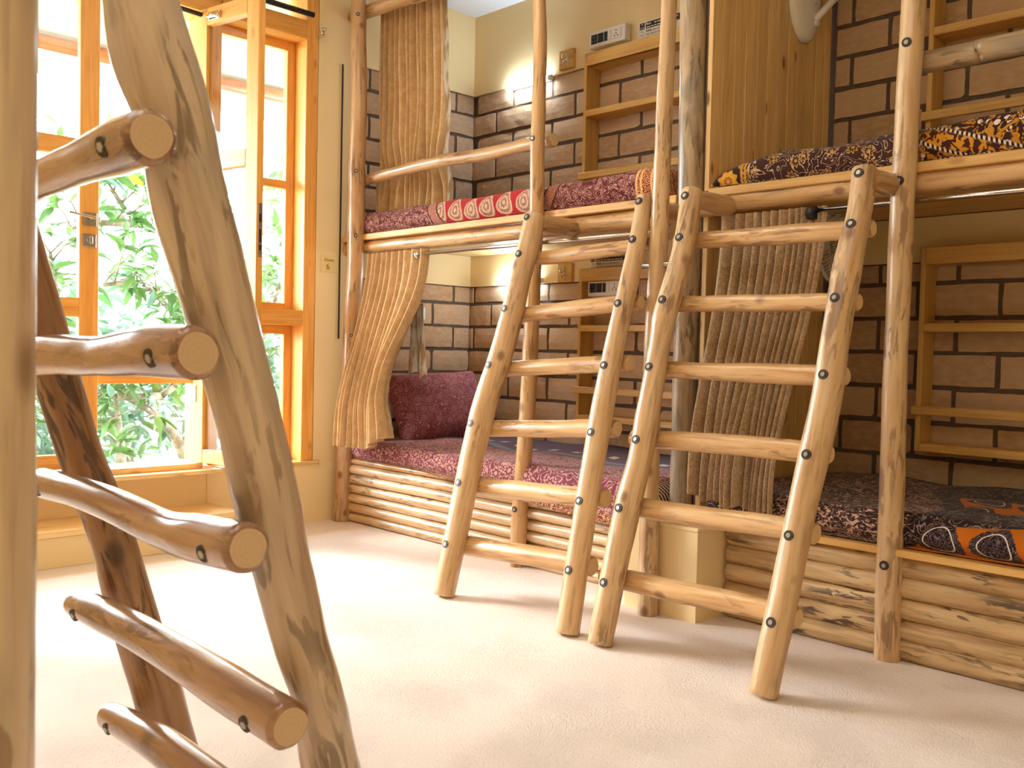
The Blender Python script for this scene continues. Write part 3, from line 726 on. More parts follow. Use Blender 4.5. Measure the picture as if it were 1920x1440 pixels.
sill = box('sill_board', 0.26, 2.33, YF-0.12, 4.84, 0.336, 0.357, M['bright'], win2)

def leaf_door(name, W_, width, hinge_right, hw=True):
    """a glazed casement: local x 0..width from hinge to lock edge (sign by hinge side), y = thickness."""
    root = thing(name, (0, 0, 0), kind='structure')
    root.matrix_basis = W_; WM[root.name] = W_.copy()
    s = -1 if hinge_right else 1
    def bx(nm, a, b, z0, z1, mat, y0=-0.02, y1=0.02, bev=0.003):
        x0, x1 = sorted((s*a, s*b)); bm = bmesh.new(); c = Vector(((x0+x1)/2, (y0+y1)/2, (z0+z1)/2))
        bm_box(bm, x0-c.x, x1-c.x, y0-c.y, y1-c.y, z0-c.z, z1-c.z, bev)
        return from_bm(nm, bm, mat, root, world=W_ @ Matrix.Translation(c))
    bx('stile', 0, 0.085, 0.392, 2.695, PZ_); lock = bx('stile', width-0.091, width, 0.392, 2.695, PZ_)
    for z0, z1 in ((0.392, 0.462), (1.118, 1.209), (1.877, 1.961), (2.61, 2.695)): bx('rail', 0.085, width-0.091, z0, z1, PX_)
    for z0, z1 in ((0.462, 1.118), (1.209, 1.877), (1.961, 2.61)): bx('pane', 0.085, width-0.091, z0, z1, M['glass'], -0.0025, 0.0025, 0)
    return root, lock, bx, s
d1, lock1, bx1, s1 = leaf_door('door_1', Matrix.Translation((1.18, 4.70, 0)), 0.567, False)
d2, lock2, bx2, s2 = leaf_door('door_2', Matrix.Translation((2.235, 4.655, 0)) @ Matrix.Rotation(math.radians(-80), 4, 'Z') @ Matrix.Identity(4), 0.49, False)
# lever handle and turn button on the closed leaf
def world_box(nm, x0, x1, y0, y1, z0, z1, mat, parent, bev=0.002):
    return box(nm, x0, x1, y0, y1, z0, z1, mat, parent, bev)
hp = world_box('handle_plate', 1.672, 1.735, 4.672, 4.681, 1.553, 1.617, M['steel'], lock1)
bm = bmesh.new(); bm_cyl(bm, (1.703, 4.674, 1.592), (1.703, 4.628, 1.592), 0.012); bm_cyl(bm, (1.712, 4.628, 1.589), (1.59, 4.628, 1.604), 0.008, 0.0055); from_bm('lever', bm, M['steel'], lock1)
hp2 = world_box('lock_plate', 1.669, 1.732, 4.672, 4.681, 1.452, 1.515, M['steel'], lock1)
bm = bmesh.new(); bm_cyl(bm, (1.70, 4.674, 1.484), (1.70, 4.66, 1.484), 0.014); bm_box(bm, 1.694, 1.706, 4.645, 4.662, 1.466, 1.502, 0.002); from_bm('turn_button', bm, M['steel'], lock1)
world_box('latch', 1.745, 1.757, 4.69, 4.704, 1.578, 1.602, M['steel'], lock1)
# lock face and top bolt on the open leaf
W2 = WM[d2.name]
def w2box(nm, x0, x1, y0, y1, z0, z1, mat, parent):
    bm = bmesh.new(); c = Vector(((x0+x1)/2, (y0+y1)/2, (z0+z1)/2))
    bm_box(bm, x0-c.x, x1-c.x, y0-c.y, y1-c.y, z0-c.z, z1-c.z, 0.001)
    return from_bm(nm, bm, mat, parent, world=W2 @ Matrix.Translation(c))
w2box('lock_face', 0.487, 0.493, -0.011, 0.011, 1.43, 1.69, M['steel'], lock2)
w2box('latch', 0.492, 0.496, -0.006, 0.006, 1.60, 1.64, M['dark'], lock2)
w2box('keyhole', 0.492, 0.495, -0.006, 0.006, 1.50, 1.565, M['dark'], lock2)
w2box('latch', 0.492, 0.496, -0.006, 0.006, 1.462, 1.49, M['dark'], lock2)
bm = bmesh.new(); bm_cyl(bm, (0.11, -0.035, 2.645), (0.20, -0.035, 2.645), 0.008); bm_box(bm, 0.115, 0.195, -0.032, -0.019, 2.625, 2.665, 0.002); bm_cyl(bm, (0.155, -0.035, 2.645), (0.155, -0.06, 2.645), 0.006)
from_bm('top_bolt', bm, M['chrome'], d2, world=W2)
bm = bmesh.new(); bm_box(bm, 0.004, 0.03, -0.024, -0.018, 0.70, 0.79, 0.001); from_bm('hinge', bm, M['steel'], d2, world=W2)

win1 = thing('window_1', (2.65, 4.75, 0.345), kind='structure')
box('sill_board', 2.36, 2.975, YF-0.03, 4.84, 0.335, 0.352, M['bright'], win1)
box('jamb', 2.865, 2.94, YF-0.004, 4.84, 0.352, 3.06, PZ_, win1)
box('head', 2.36, 2.865, YF-0.006, 4.84, 2.714, 2.817, PX_, win1)
box('head', 2.36, 2.865, YF-0.001, 4.84, 3.0, 3.06, PX_, win1)
box('transom', 2.36, 2.865, YF-0.004, 4.84, 1.118, 1.204, PX_, win1)
for z0, z1 in ((0.352, 1.118), (1.204, 2.714)):
    box('sash_stile', 2.815, 2.865, 4.775, 4.815, z0, z1, PZ_, win1)
    box('sash_stile', 2.36, 2.41, 4.775, 4.815, z0, z1, PZ_, win1)
    box('sash_rail', 2.41, 2.815, 4.775, 4.815, z0, z0+0.04, PX_, win1)
    box('sash_rail', 2.41, 2.815, 4.775, 4.815, z1-0.05, z1, PX_, win1)
    box('pane', 2.41, 2.815, 4.793, 4.797, z0+0.04, z1-0.05, M['glass'], win1, 0)
box('sash_rail', 2.41, 2.815, 4.772, 4.818, 1.89, 1.935, PX_, win1)
box('pane', 2.36, 2.865, 4.79, 4.795, 2.817, 3.0, M['glass'], win1, 0)

o = cyl('curtain_rod', (2.40, 4.60, 2.835), (2.87, 4.60, 2.835), 0.015, M['black']); tag(o, 'short black rod above the tall fixed window beside the bunk', 'rod')
o = cyl('door_stay', (1.85, 4.615, 2.685), (2.262, 4.615, 2.67), 0.012, M['black']); tag(o, 'black door stay under the head of the open casement', 'door stay')
bm = bmesh.new(); bm_box(bm, 2.918, 2.946, 4.60, 4.66, 2.74, 2.785, 0.003); bm_cyl(bm, (2.925, 4.60, 2.75), (2.925, 4.585, 2.75), 0.008); bm_cyl(bm, (2.940, 4.60, 2.772), (2.940, 4.585, 2.772), 0.008)
o = from_bm('window_catch', bm, M['chrome']); tag(o, 'shiny chrome catch at the top corner of the window trim', 'catch')

# low step below the windows
st = thing('window_step', (1.6, 4.5, 0), 'low cream step with a pine board on top below the windows', 'step')
box('riser', 0.4, 2.30, 4.35, YF, 0.0, 0.137, M['plaster'], st)
box('step_board', 0.38, 1.36, 4.33, YF, 0.137, 0.166, M['bright'], st); box('step_board', 1.365, 2.33, 4.34, YF, 0.137, 0.166, M['bright'], st)

# pencilled note and dark gap-shadow strip on the wall
nt = thing('room_note', (3.03, 4.655, 1.477), 'small yellowed paper note reading Dorm 6 beside the corner post', 'note')
box('paper', 2.976, 3.088, 4.656, 4.659, 1.43, 1.527, M['note'], nt, 0)
TX = Matrix(((1, 0, 0, 0), (0, 0, -1, 0), (0, 1, 0, 0), (0, 0, 0, 1)))    # text facing -y
text('lettering', 'Dorm', 0.026, Matrix.Translation((3.0, 4.6555, 1.492)) @ TX, M['ink'], nt)
text('lettering', '6', 0.05, Matrix.Translation((3.012, 4.6555, 1.446)) @ TX, M['ink'], nt)
o = box('shadow_strip', 3.098, 3.108, 4.65, 4.659, 1.05, 2.63, M['black']); tag(o, 'thin black strip standing in for the gap shadow behind the corner post', 'shadow_strip')  # black box in place of the thin shadow in the gap beside the post
o = box('wall_switch', 3.69, 3.74, 4.645, 4.662, 1.185, 1.262, M['white'], None, 0.004); tag(o, 'small white switch plate on the end bricks beside the lower curtain', 'switch')

# ------------------------------------------------------------------ bunks
NF = (-1, 0, 0)
bunkL = thing('bunk_bed', (3.1, 3.4, 0), 'double-deck bunk of peeled logs by the window corner with maroon beds', 'bunk bed')
bunkR = thing('bunk_bed', (3.1, 1.0, 0), 'double-deck log bunk on the right with brown and orange beds', 'bunk bed')
p1 = log('post', LOGS['p1'], M['log_post'], bunkL, 1, wig=0.008)
for z in (2.86, 1.99, 1.63): bolt(p1, z, (-0.6, -0.8, 0), 0.7)
bolt(p1, 1.07, (-0.6, -0.8, 0), 0.6)
p2 = log('post', LOGS['p2'], M['log_rail'], bunkL, 2, lump=0.06)
bolt(p2, 1.965, NF, 0.8); bolt(p2, 0.27, NF, 0.9)
log('upper_rail', LOGS['upl'], M['log_rail'], bunkL, 3, lump=0.04)
gl = log('guard_rail', LOGS['gl'], M['log_post'], bunkL, 4, lump=0.09)
log('top_rail', LOGS['tl']+[[3.165, 2.3, 2.88, 0.04]], M['log_post'], bunkL, 5)
p4 = log('post', LOGS['p4']+[[3.098, 1.345, 3.12, 0.04]], M['log'], bunkR, 6, lump=0.06)
for z in (2.03, 1.585, 0.32): bolt(p4, z, NF, 1.0)
log('upper_rail', LOGS['upr']+[[3.165, -0.25, 1.59, 0.042]], M['log_rail'], bunkR, 7, lump=0.04)
log('guard_rail', LOGS['gr']+[[3.165, -0.25, 1.99, 0.036]], M['log_grey'], bunkR, 8)
for root, y0, y1, z in ((bunkL, 2.29, 4.655, 0.0), (bunkR, -0.25, 2.14, 0.008)):
    box('deck_edge', 3.115, 3.17, y0, y1, 1.609+z, 1.642+z, M['pine_y'], root)
    box('deck', 3.17, 4.10, y0, y1, 1.609+z, 1.635+z, M['pine_y'] if root is bunkR else M['bright'], root)
# base logs
for k in range(6):
    z = 0.028 + k*0.0555; r = 0.0285
    xx = 3.125+rnd.uniform(-0.004, 0.004)
    log('base_log', [(xx, 4.60, z, r*rnd.uniform(.85, 1)), (xx, 3.9, z+rnd.uniform(-.002, .002), r), (xx, 3.1, z+rnd.uniform(-.002, .002), r*rnd.uniform(.92, 1.05)), (xx, 2.37, z, r*rnd.uniform(.85, 1.0))], M['log'], bunkL, 20+k, 0.07, 12, 0.05)
log('base_log', [(3.12, 4.60, 0.351, 0.016), (3.12, 3.4, 0.352, 0.017), (3.12, 2.37, 0.352, 0.016)], M['log_rail'], bunkL, 27, 0.1, 10, 0.04, bev=0.004)
box('bed_box', 3.13, 4.10, 2.32, 4.64, 0.0, 0.36, M['pine_y'], bunkL)
for k in range(5):
    z = 0.036 + k*0.0685; r = 0.0385
    log('base_log', [(3.135, 2.005, z, r*rnd.uniform(.92, 1)), (3.132, 1.2, z+rnd.uniform(-.003, .003), r), (3.135, 0.5, z+rnd.uniform(-.003, .003), r), (3.135, -0.25, z, r)], M['log_base'], bunkR, 30+k, 0.06, 12, 0.07)
box('bed_lid', 3.07, 3.2, -0.25, 2.0, 0.352, 0.376, M['pine_y'], bunkR)
box('bed_box', 3.15, 4.10, -0.25, 2.14, 0.0, 0.37, M['pine_y'], bunkR)
o = slabs('trim_1', [(2.94, 3.32, 2.02, 2.36, 0.0, 0.352)], M['plaster'])
bm = bmesh.new(); bm_box(bm, 2.935, 3.33, 2.015, 2.365, 0.34, 0.356, 0.004); from_bm('cap', bm, M['plaster'], o)

# partition between the two bunks
part = thing('plank_partition', (3.6, 2.19, 0), 'tongue and groove pine partition between the two bunks', 'partition')
px = [3.16, 3.232, 3.315, 3.398, 3.482, 3.565, 3.648, 3.73, 3.812, 3.893, 3.973, 4.053, 4.108]
for a, b in zip(px, px[1:]):
    box('board', a+0.0012, b-0.0016, 2.168+rnd.uniform(-0.001, 0.001), 2.19, 1.65, 3.14, M['board'], part, 0.002)
    box('board', a+0.0012, b-0.0016, 2.168+rnd.uniform(-0.001, 0.001), 2.19, 0.38, 1.605, M['board'], part, 0.002)
box('backing', 3.165, 4.105, 2.19, 2.2, 1.65, 3.14, M['mortar'], part, 0); box('backing', 3.165, 4.105, 2.19, 2.2, 0.38, 1.605, M['mortar'], part, 0)
log('post', [[3.17, 2.262, 0.36, 0.047]] + [[a, b-0.008, c, d+0.005] for a, b, c, d in LOGS['p3b'][1:]] + [[3.17, 2.28, 3.12, 0.05]], M['log_grey'], part, 9, lump=0.06)

# grab pole between the ladders
pole = thing('grab_pole', (2.9, 2.21, 0), 'upright peeled grab pole standing between the two ladders', 'pole')
p3 = log('pole', LOGS['p3']+[[2.9, 2.18, 3.14, 0.03]], M['log'], pole, 10, lump=0.06)
cyl('threaded_rod', (2.9, 2.31, 1.34), (2.9, 2.06, 1.34), 0.011, M['steel'], pole)

# ------------------------------------------------------------------ ladders
def ladder(root, railA, railB, rungs, sgn, nrm, mats, seeds, bz, ends, bsize=1.0, step=0.035, seg=16, knots=((), ())):
    out = []
    for nm, pts, s, kn in (('rail', railA, seeds, knots[0]), ('rail', railB, seeds+1, knots[1])):
        r = log(nm, pts, mats[0] if s == seeds else mats[-1], root, s, step, seg, 0.07, 0.0, ends, kn)
        out.append(r)
    for i, g in enumerate(rungs):
        log('rung', g, mats[1], root, seeds+10+i, step*0.8, seg, 0.08, 0.0, ends)
    for r, zz in zip(out, bz):
        for z in zz: bolt(r, z, nrm, bsize)
    return out
nl = Vector((-1, 0, 0.275)).normalized()
lad1 = thing('bunk_ladder', (2.6, 2.57, 0), 'six-rung log ladder leaning on the bunk by the window, narrower left ladder of the pair', 'ladder')
A1, B1 = LOGS['rail1a'], LOGS['rail1b']; A1[0][2] = B1[0][2] = 0.004
R1 = [LOGS['rung1_%d' % i] for i in range(6)]
ra, rb = ladder(lad1, A1, B1, R1, 1, nl, (M['log'], M['log_rail'], M['log']), 40, ([1.56, 1.40, 1.165, 0.93, 0.685, 0.445, 0.2], [1.575, 1.425, 1.18, 0.945, 0.70, 0.455, 0.215]), 'end')
lad2 = thing('bunk_ladder', (2.6, 1.75, 0), 'six-rung log ladder leaning on the right bunk, its feet nearest the camera', 'ladder')
A2, B2 = LOGS['rail2a'], LOGS['rail2b']; A2[0][2] = B2[0][2] = 0.004
R2 = [LOGS['rung2_%d' % i] for i in range(6)]
rc, rd = ladder(lad2, A2, B2, R2, 1, nl, (M['log'], M['log_rail'], M['log']), 60, ([1.57, 1.415, 1.185, 0.945, 0.69, 0.455, 0.205], [1.575, 1.41, 1.175, 0.94, 0.70, 0.46, 0.21]), 'end', knots=(((1.17, 1.0, 0.01, 0.05),), ()))
# short spacer logs between the ladder heads and the bunk rails
for root, rail, z in ((lad1, ra, 1.555), (lad1, rb, 1.56), (lad2, rc, 1.575), (lad2, rd, 1.575)):
    c, r = min(LOGPATH[rail.name], key=lambda t_: abs(t_[0].z-z))
    log('spacer', [(c.x+r*0.6, c.y-0.006, z, 0.031), (c.x+0.13, c.y-0.006, z, 0.037), (3.15, c.y-0.006, z, 0.040)], M['log_post'], root, int(c.y*17), 0.03, 14)

lad3 = thing('bunk_ladder', (0.6, 1.2, 0), 'large weathered ladder in the left foreground with glossy brown rungs', 'ladder')
NA = [[0.779, 0.957, 0.004, 0.037], [0.70, 0.956, 0.27, 0.036]] + LOGS['near_a'][::-1] + [[0.36, 0.93, 1.44, 0.034], [0.30, 0.93, 1.64, 0.034]]
NB = [[0.779, 1.49, 0.004, 0.036]] + LOGS['near_b'][::-1] + [[0.465, 1.51, 1.08, 0.034], [0.39, 1.51, 1.335, 0.034], [0.30, 1.51, 1.64, 0.034]]
RN = []
for i in range(5):
    g = LOGS['rungn_%d' % i]
    rr = [0.0255, 0.0262, 0.0258, 0.0262, 0.0262][i]
    f = rr/g[-1][3] if i < 4 else 1.0
    g = [[a, b, c, min(max(d*(f if k > len(g)-3 else 1.0), 0.021), 0.027)] for k, (a, b, c, d) in enumerate(g)]
    RN.append(g)
RN[0] = [[0.358, 1.585, 1.176, 0.024], [0.358, 1.4, 1.177, 0.024]] + RN[0]
RN[1] = [[0.415, 1.58, 0.978, 0.025]] + RN[1]
RN[4] = RN[4][:3] + [[0.579, 0.93, 0.415, 0.026], [0.579, 0.86, 0.415, 0.026]] if RN[4][2][1] > 0.95 else RN[4]
rna, rnb = ladder(lad3, NA, NB, RN, -1, (-1, 0, -0.29), (M['log_near'], M['log_rung'], M['log_near_b']), 80, ([], []), 'end_near', 1.0, 0.016, 26, knots=(((1.34, 3.9, 0.016, 0.045), (1.2, 3.6, 0.008, 0.05), (0.75, 2.0, 0.004, 0.03)), ()))
for o in list(lad3.children):
    if o.name.startswith('rung'):
        ys = [p[0].y for p in LOGPATH[o.name]]
        for y in (min(ys)+0.055, max(ys)-0.05):
            bolt(o, y, (-1, -0.15, -0.29), 0.62, 'y')
npost = thing('bunk_post', (0.16, 0.66, 0), 'blurred upright log post at the far left edge, nearest the camera', 'post')
log('post', [(0.16, 0.661, 0.0, 0.046), (0.16, 0.66, 0.9, 0.0455), (0.16, 0.658, 1.6, 0.0445), (0.16, 0.658, 3.13, 0.043)], M['log_beige'], npost, 11, 0.04, 24, 0.03)

# ------------------------------------------------------------------ mattresses, pillow
def mattress(name, y0, y1, xf, xb, zb, top, mat, label, seed, front=None, drop=None, wave=0.012, nose=0.035):
    """swept cushion: top(y) gives the height, drop(y) how far the cloth hangs below zb in front."""
    ny = 90
    sx = []
    verts = []; faces = []; uvs = []
    prof = 0
    for i in range(ny+1):
        f = i/ny; y = y0+(y1-y0)*f
        e = min(f, 1-f)*(y1-y0)
        rd_ = 0.09
        k = 1.0 if e > rd_ else math.sqrt(max(0.0, 1-(1-e/rd_)**2))
        z1 = zb + max(0.012, (top(y)-zb)*(0.25+0.75*k))
        dz = drop(y) if drop else 0.0
        xo = xf + (front(y) if front else 0.0)
        h = z1-zb
        n1 = lambda a, s_=6.0, sc_=1.0: mnoise.noise(Vector((y*s_+seed*9, a*3.1, seed*2.7)))*sc_
        pts = []
        if dz > 0.001: pts += [(xo-0.012+n1(0, 9)*0.004, zb-dz), (xo-0.014+n1(.5, 9)*0.006, zb-dz*0.4)]
        else: pts += [(xo+0.02, zb+0.0), (xo+0.004, zb+0.006)]
        for q_ in range(9):
            a = PI*(-0.5+q_/8*1.0)
            # front nose: from the underside up and over
            px_ = xo+nose - math.cos(a)*nose*1.0
            pz_ = zb + h/2 + math.sin(a)*h/2
            if q_ == 0: continue
            pts.append((px_ + n1(q_*0.2, 5)*0.008, pz_ + (n1(q_*.3, 5)*wave*(q_/8))))
        for q_ in range(1, 9):
            g = q_/8
            pts.append((xo+nose+(xb-xo-nose)*g, zb+h*(1.0-0.05*g*0) + n1(2+g*6, 4)*wave*1.3*(1-g*0.4) + mnoise.noise(Vector((y*2.2, g*3, seed)))*wave))
        pts.append((xb, zb))
        arc = 0.0
        for j, (a_, b_) in enumerate(pts):
            if j: arc += math.hypot(a_-pts[j-1][0], b_-pts[j-1][1])
            verts.append((a_, y, b_)); uvs.append((y, arc))
        prof = len(pts)
    for i in range(ny):
        for j in range(prof-1):
            a = i*prof+j; faces.append((a, a+1, a+prof+1, a+prof))
    for i in (0, ny): faces.append(tuple(i*prof+j for j in (range(prof) if i else range(prof-1, -1, -1))))
    o = mk(name, verts, faces, mat, None, True, uvs)
    return tag(o, label, 'mattress')
mattress('mattress', 2.35, 4.58, 3.12, 4.09, 1.645, lambda y: 1.762+0.02*mnoise.noise(Vector((y*2.5, 3, 0)))+0.02*math.exp(-((y-2.3)/0.25)**2), M['cloth_red'],
         'thin bed on the upper left deck in maroon print with red paisley patch', 1, wave=0.016)
mattress('mattress', -0.2, 2.135, 3.125, 4.09, 1.65, lambda y: 1.757+0.012*mnoise.noise(Vector((y*2.2, 7, 0))) - 0.05*max(0, (y-1.85)/0.3)**1.2 + 0.02*(1 if y < 1.35 else 0)*min(1, (1.35-y)/0.2), M['cloth_brown'],
         'upper right bed in dark brown scroll print with mustard border', 2, wave=0.016)
mattress('mattress', 2.33, 4.58, 3.10, 4.09, 0.365, lambda y: 0.475+0.008*mnoise.noise(Vector((y*2.5, 1, 0))), M['cloth_maroon'],
         'lower left bed in maroon block print under the pillow', 3, front=lambda y: -0.045*min(1, max(0, (4.1-y)/0.5)),
         drop=lambda y: max(0, min(0.09, (3.75-y)*0.07)), wave=0.014, nose=0.045)
mattress('mattress', -0.2, 2.12, 3.10, 4.09, 0.377, lambda y: 0.49+0.01*mnoise.noise(Vector((y*2.5, 5, 0))), M['cloth_dark'],
         'lower right bed in black leaf print with orange paisley', 4, wave=0.018, nose=0.07)

def pillow(W_, sx, sy, th, mat, label):
    n = 26
    verts = []; faces = []; uvs = []
    for side in (1, -1):
        for j in range(n+1):
            for i in range(n+1):
                u = i/n*2-1; w = j/n*2-1
                e = (1-abs(u)**2.6)*(1-abs(w)**2.6)
                h = th/2*max(e, 0)**0.42
                pin = 1-0.10*(1-abs(w)**2) * abs(u)**3
                pin2 = 1-0.10*(1-abs(u)**2) * abs(w)**3
                x = u*sx/2*pin; y = w*sy/2*pin2
                cr = mnoise.noise(Vector((x*9, y*9, side*3)))*0.012 + mnoise.noise(Vector((x*4, y*5+x*3, side*7)))*0.02
                verts.append((x, y, side*(h+cr*min(1, e*3)))); uvs.append((x+1, y+1))
    for s in (0, 1):
        b = s*(n+1)**2
        for j in range(n):
            for i in range(n):
                a = b+j*(n+1)+i; f = (a, a+1, a+n+2, a+n+1); faces.append(f if s == 0 else f[::-1])
    # stitch the rim
    N1 = (n+1)**2
    rim = [i for i in range(n+1)] + [j*(n+1)+n for j in range(1, n+1)] + [n*(n+1)+i for i in range(n-1, -1, -1)] + [j*(n+1) for j in range(n-1, 0, -1)]
    for a, b in zip(rim, rim[1:]+rim[:1]): faces.append((a, N1+a, N1+b, b))
    o = mk('pillow', verts, faces, mat, None, True, uvs, None, W_)
    return tag(o, label, 'pillow')
PW = Matrix.Translation((3.66, 4.40, 0.655)) @ Matrix.Rotation(math.radians(-8), 4, 'Z') @ Matrix.Rotation(math.radians(62), 4, 'X') @ Matrix.Rotation(math.radians(3), 4, 'Z')
pillow(PW, 0.66, 0.46, 0.27, M['cloth_pillow'], 'plump maroon patterned pillow leaning against the end wall')

# ------------------------------------------------------------------ curtains and rods
def sheet(name, nu, nv, fn, mat, parent=None, th=0.0):
    verts = []; faces = []; uvs = []
    for j in range(nv+1):
        for i in range(nu+1):
            verts.append(fn(i/nu, j/nv)); uvs.append((i/nu, j/nv))
    for j in range(nv):
        for i in range(nu):
            a = j*(nu+1)+i; faces.append((a, a+1, a+nu+2, a+nu+1))
    return mk(name, verts, faces, mat, parent, True, uvs)
def lerp(a, b, t_): return a+(b-a)*t_
def sst(t_): t_ = min(1, max(0, t_)); return t_*t_*(3-2*t_)
def fold(u, n, seed, sharp=0.9):
    ph = u*n*2*PI + 1.6*mnoise.noise(Vector((u*6, seed, 0)))
    ph += 2.4*mnoise.noise(Vector((u*2.3, seed+5, 3)))
    s = math.sin(ph); a = 0.75+0.6*mnoise.noise(Vector((u*n*0.9, seed, 8)))
    return -max(a, 0.35)*(2.1*abs(math.sin(ph/2))**0.75-1.1)
def curt_ul(u, v):
    z = lerp(2.93, 1.768, v) + 0.012*math.sin(u*40)*v
    yl, yr = lerp(4.50, 4.485, v), lerp(3.955, 3.885, v)
    pinch = math.exp(-((v-0.80)/0.10)**2)*0.09
    y = lerp(yl, yr, u)
    y = lerp(y, 4.28, pinch)
    amp = lerp(0.034, 0.048, v)*(1.0 if u < 0.82 else lerp(1, 0.25, (u-0.82)/0.18))
    k = u*1.0
    x = 3.26 + amp*fold(k + 0.03*math.sin(v*5+u*4)*v, 12, 3) + (0.02+0.035*math.exp(-((v-0.8)/0.15)**2))*mnoise.noise(Vector((u*7, v*4, 1)))*v
    y += 0.006*math.sin(v*9+u*30)*v
    return (x, y, z)
cu = thing('curtain', (3.24, 4.2, 1.77), 'gathered tan velvet curtain hanging at the upper left deck', 'curtain')
sheet('cloth', 260, 60, curt_ul, M['curtain'], cu)
def curt_ul_hem(u, v):
    a = Vector(curt_ul(1.0, v)); return (a.x-0.004+u*0.012, a.y-0.002-0.028*u+0.004*math.sin(v*20), a.z)
sheet('hem', 4, 50, curt_ul_hem, M['lining'], cu)
rod = cyl('curtain_rod', (3.245, 4.6, 2.94), (3.245, 2.4, 2.94), 0.009, M['chrome']); tag(rod, 'chrome curtain rod over the upper left deck', 'rod')
def curt_ll(u, v):
    z = lerp(1.53, lerp(0.455, 0.53, sst((u-0.55)/0.45)), v)
    yl = lerp(4.415, 4.47, sst((v-0.45)/0.55)) - 0.03*math.sin(v*PI)*0
    yr = 3.895 + 0.135*sst((v-0.12)/0.55) - 0.05*sst((v-0.75)/0.25)
    y = lerp(yl, yr, u)
    amp = lerp(0.024, 0.05, v)
    n = 10
    x = lerp(3.135, 2.985, sst(v*1.15)) + amp*fold(u**0.8 + 0.03*math.sin(v*4+u*5)*v, n*(1.0), 8) + 0.018*mnoise.noise(Vector((u*5, v*3, 4)))*v
    x += -0.02*v*math.sin(u*PI*3)
    return (x, y, z)
cu2 = thing('curtain', (3.05, 4.2, 0.45), 'tan velvet curtain swept outward over the lower left bed edge', 'curtain')
sheet('cloth', 240, 60, curt_ll, M['curtain'], cu2)
def curt_ll_in(u, v):
    z = lerp(1.25, 0.855+0.02*math.sin(u*7), v); y = lerp(4.14, lerp(4.02, 3.975, v), u)
    return (3.245 - 0.03*abs(math.sin(u*8+v*1.2))+0.02*v*math.sin(u*5), y, z)
sheet('lining', 24, 20, curt_ll_in, M['lining'], cu2)
rod = thing('curtain_rod', (3.13, 3.4, 1.5), 'chrome curtain rod under the left bunk deck', 'rod')
cyl('tube', (3.125, 3.96, 1.502), (3.125, 2.33, 1.502), 0.009, M['chrome'], rod)
bm = bmesh.new(); bm_cyl(bm, (3.125, 3.975, 1.497), (3.125, 3.945, 1.497), 0.021, 0.021, 16); from_bm('rod_cap', bm, M['chrome'], rod)
def curt_lr(u, v):
    z = lerp(1.54, lerp(0.46, 0.425, u), v) + 0.01*math.sin(u*22)*v
    yl = lerp(2.095, 2.165, sst(v)); yr = lerp(1.645, 1.775, sst(v*1.05))
    uu = u + 0.10*math.sin(u*PI)*v*0.5
    y = lerp(yl, yr, uu)
    flat = 1.0 if u < 0.78 else lerp(1, 0.35, (u-0.78)/0.22)
    amp = lerp(0.020, 0.036, v)*flat
    ph = u**1.35
    x = lerp(3.13, 3.045, sst(v)) + amp*fold(ph, 13, 15, 0.8) + 0.02*mnoise.noise(Vector((u*4, v*3, 9)))*v
    x += -0.035*math.exp(-((u-0.55)/0.10)**2)*sst((v-0.5)/0.4)
    return (x, y, z)
cu3 = thing('curtain', (3.08, 1.95, 0.43), 'grey-beige pleated curtain behind the right ladder', 'curtain')
sheet('cloth', 260, 60, curt_lr, M['curtain2'], cu3)
rod = thing('curtain_rod', (3.13, 1.0, 1.5), 'chrome curtain rod under the right bunk deck', 'rod')
cyl('tube', (3.125, 1.70, 1.525), (3.125, -0.2, 1.525), 0.009, M['chrome'], rod)
bm = bmesh.new(); bm_cyl(bm, (3.115, 1.71, 1.516), (3.115, 1.68, 1.516), 0.024, 0.024, 16); from_bm('rod_cap', bm, M['black'], rod)

# ------------------------------------------------------------------ shelves on the brick wall
def shelf(name, y1, y0, top, label):
    r = thing(name, (4.06, (y0+y1)/2, top-0.85), label, 'shelf')
    xf, xb = 4.0, XB-0.003
    zb = top-0.856
    for y in (y1, y0+0.022): box('side', xf, xb, y-0.022, y, zb, top, M['shelf_z'], r)
    box('top_board', xf-0.003, xb, y0+0.022, y1-0.022, top-0.072, top-0.052, M['shelf'], r)
    box('top_rail', xf-0.004, xf+0.016, y0+0.022, y1-0.022, top-0.072, top, M['shelf'], r)
    box('shelf_board', xf-0.004, xb, y0+0.022, y1-0.022, top-0.353, top-0.317, M['shelf'], r)
    box('lip', xf-0.018, xf, y0, y1+0.012, top-0.702, top-0.664, M['shelf'], r)
    box('shelf_board', xf-0.006, xb, y0+0.022, y1-0.022, zb, zb+0.034, M['shelf'], r)
    return r
shelf('wall_shelf', 3.60, 2.72, 2.675, 'open pine shelf rack over the upper left deck')
shelf('wall_shelf', 3.60, 2.72, 1.474, 'open pine shelf rack in the lower left bunk, seen through the ladder')
shelf('wall_shelf', 1.678, 0.75, 2.70, 'open pine shelf rack at the upper right beside the log post')
shelf('wall_shelf', 1.676, 0.75, 1.474, 'open pine shelf rack in the dim lower right bunk')

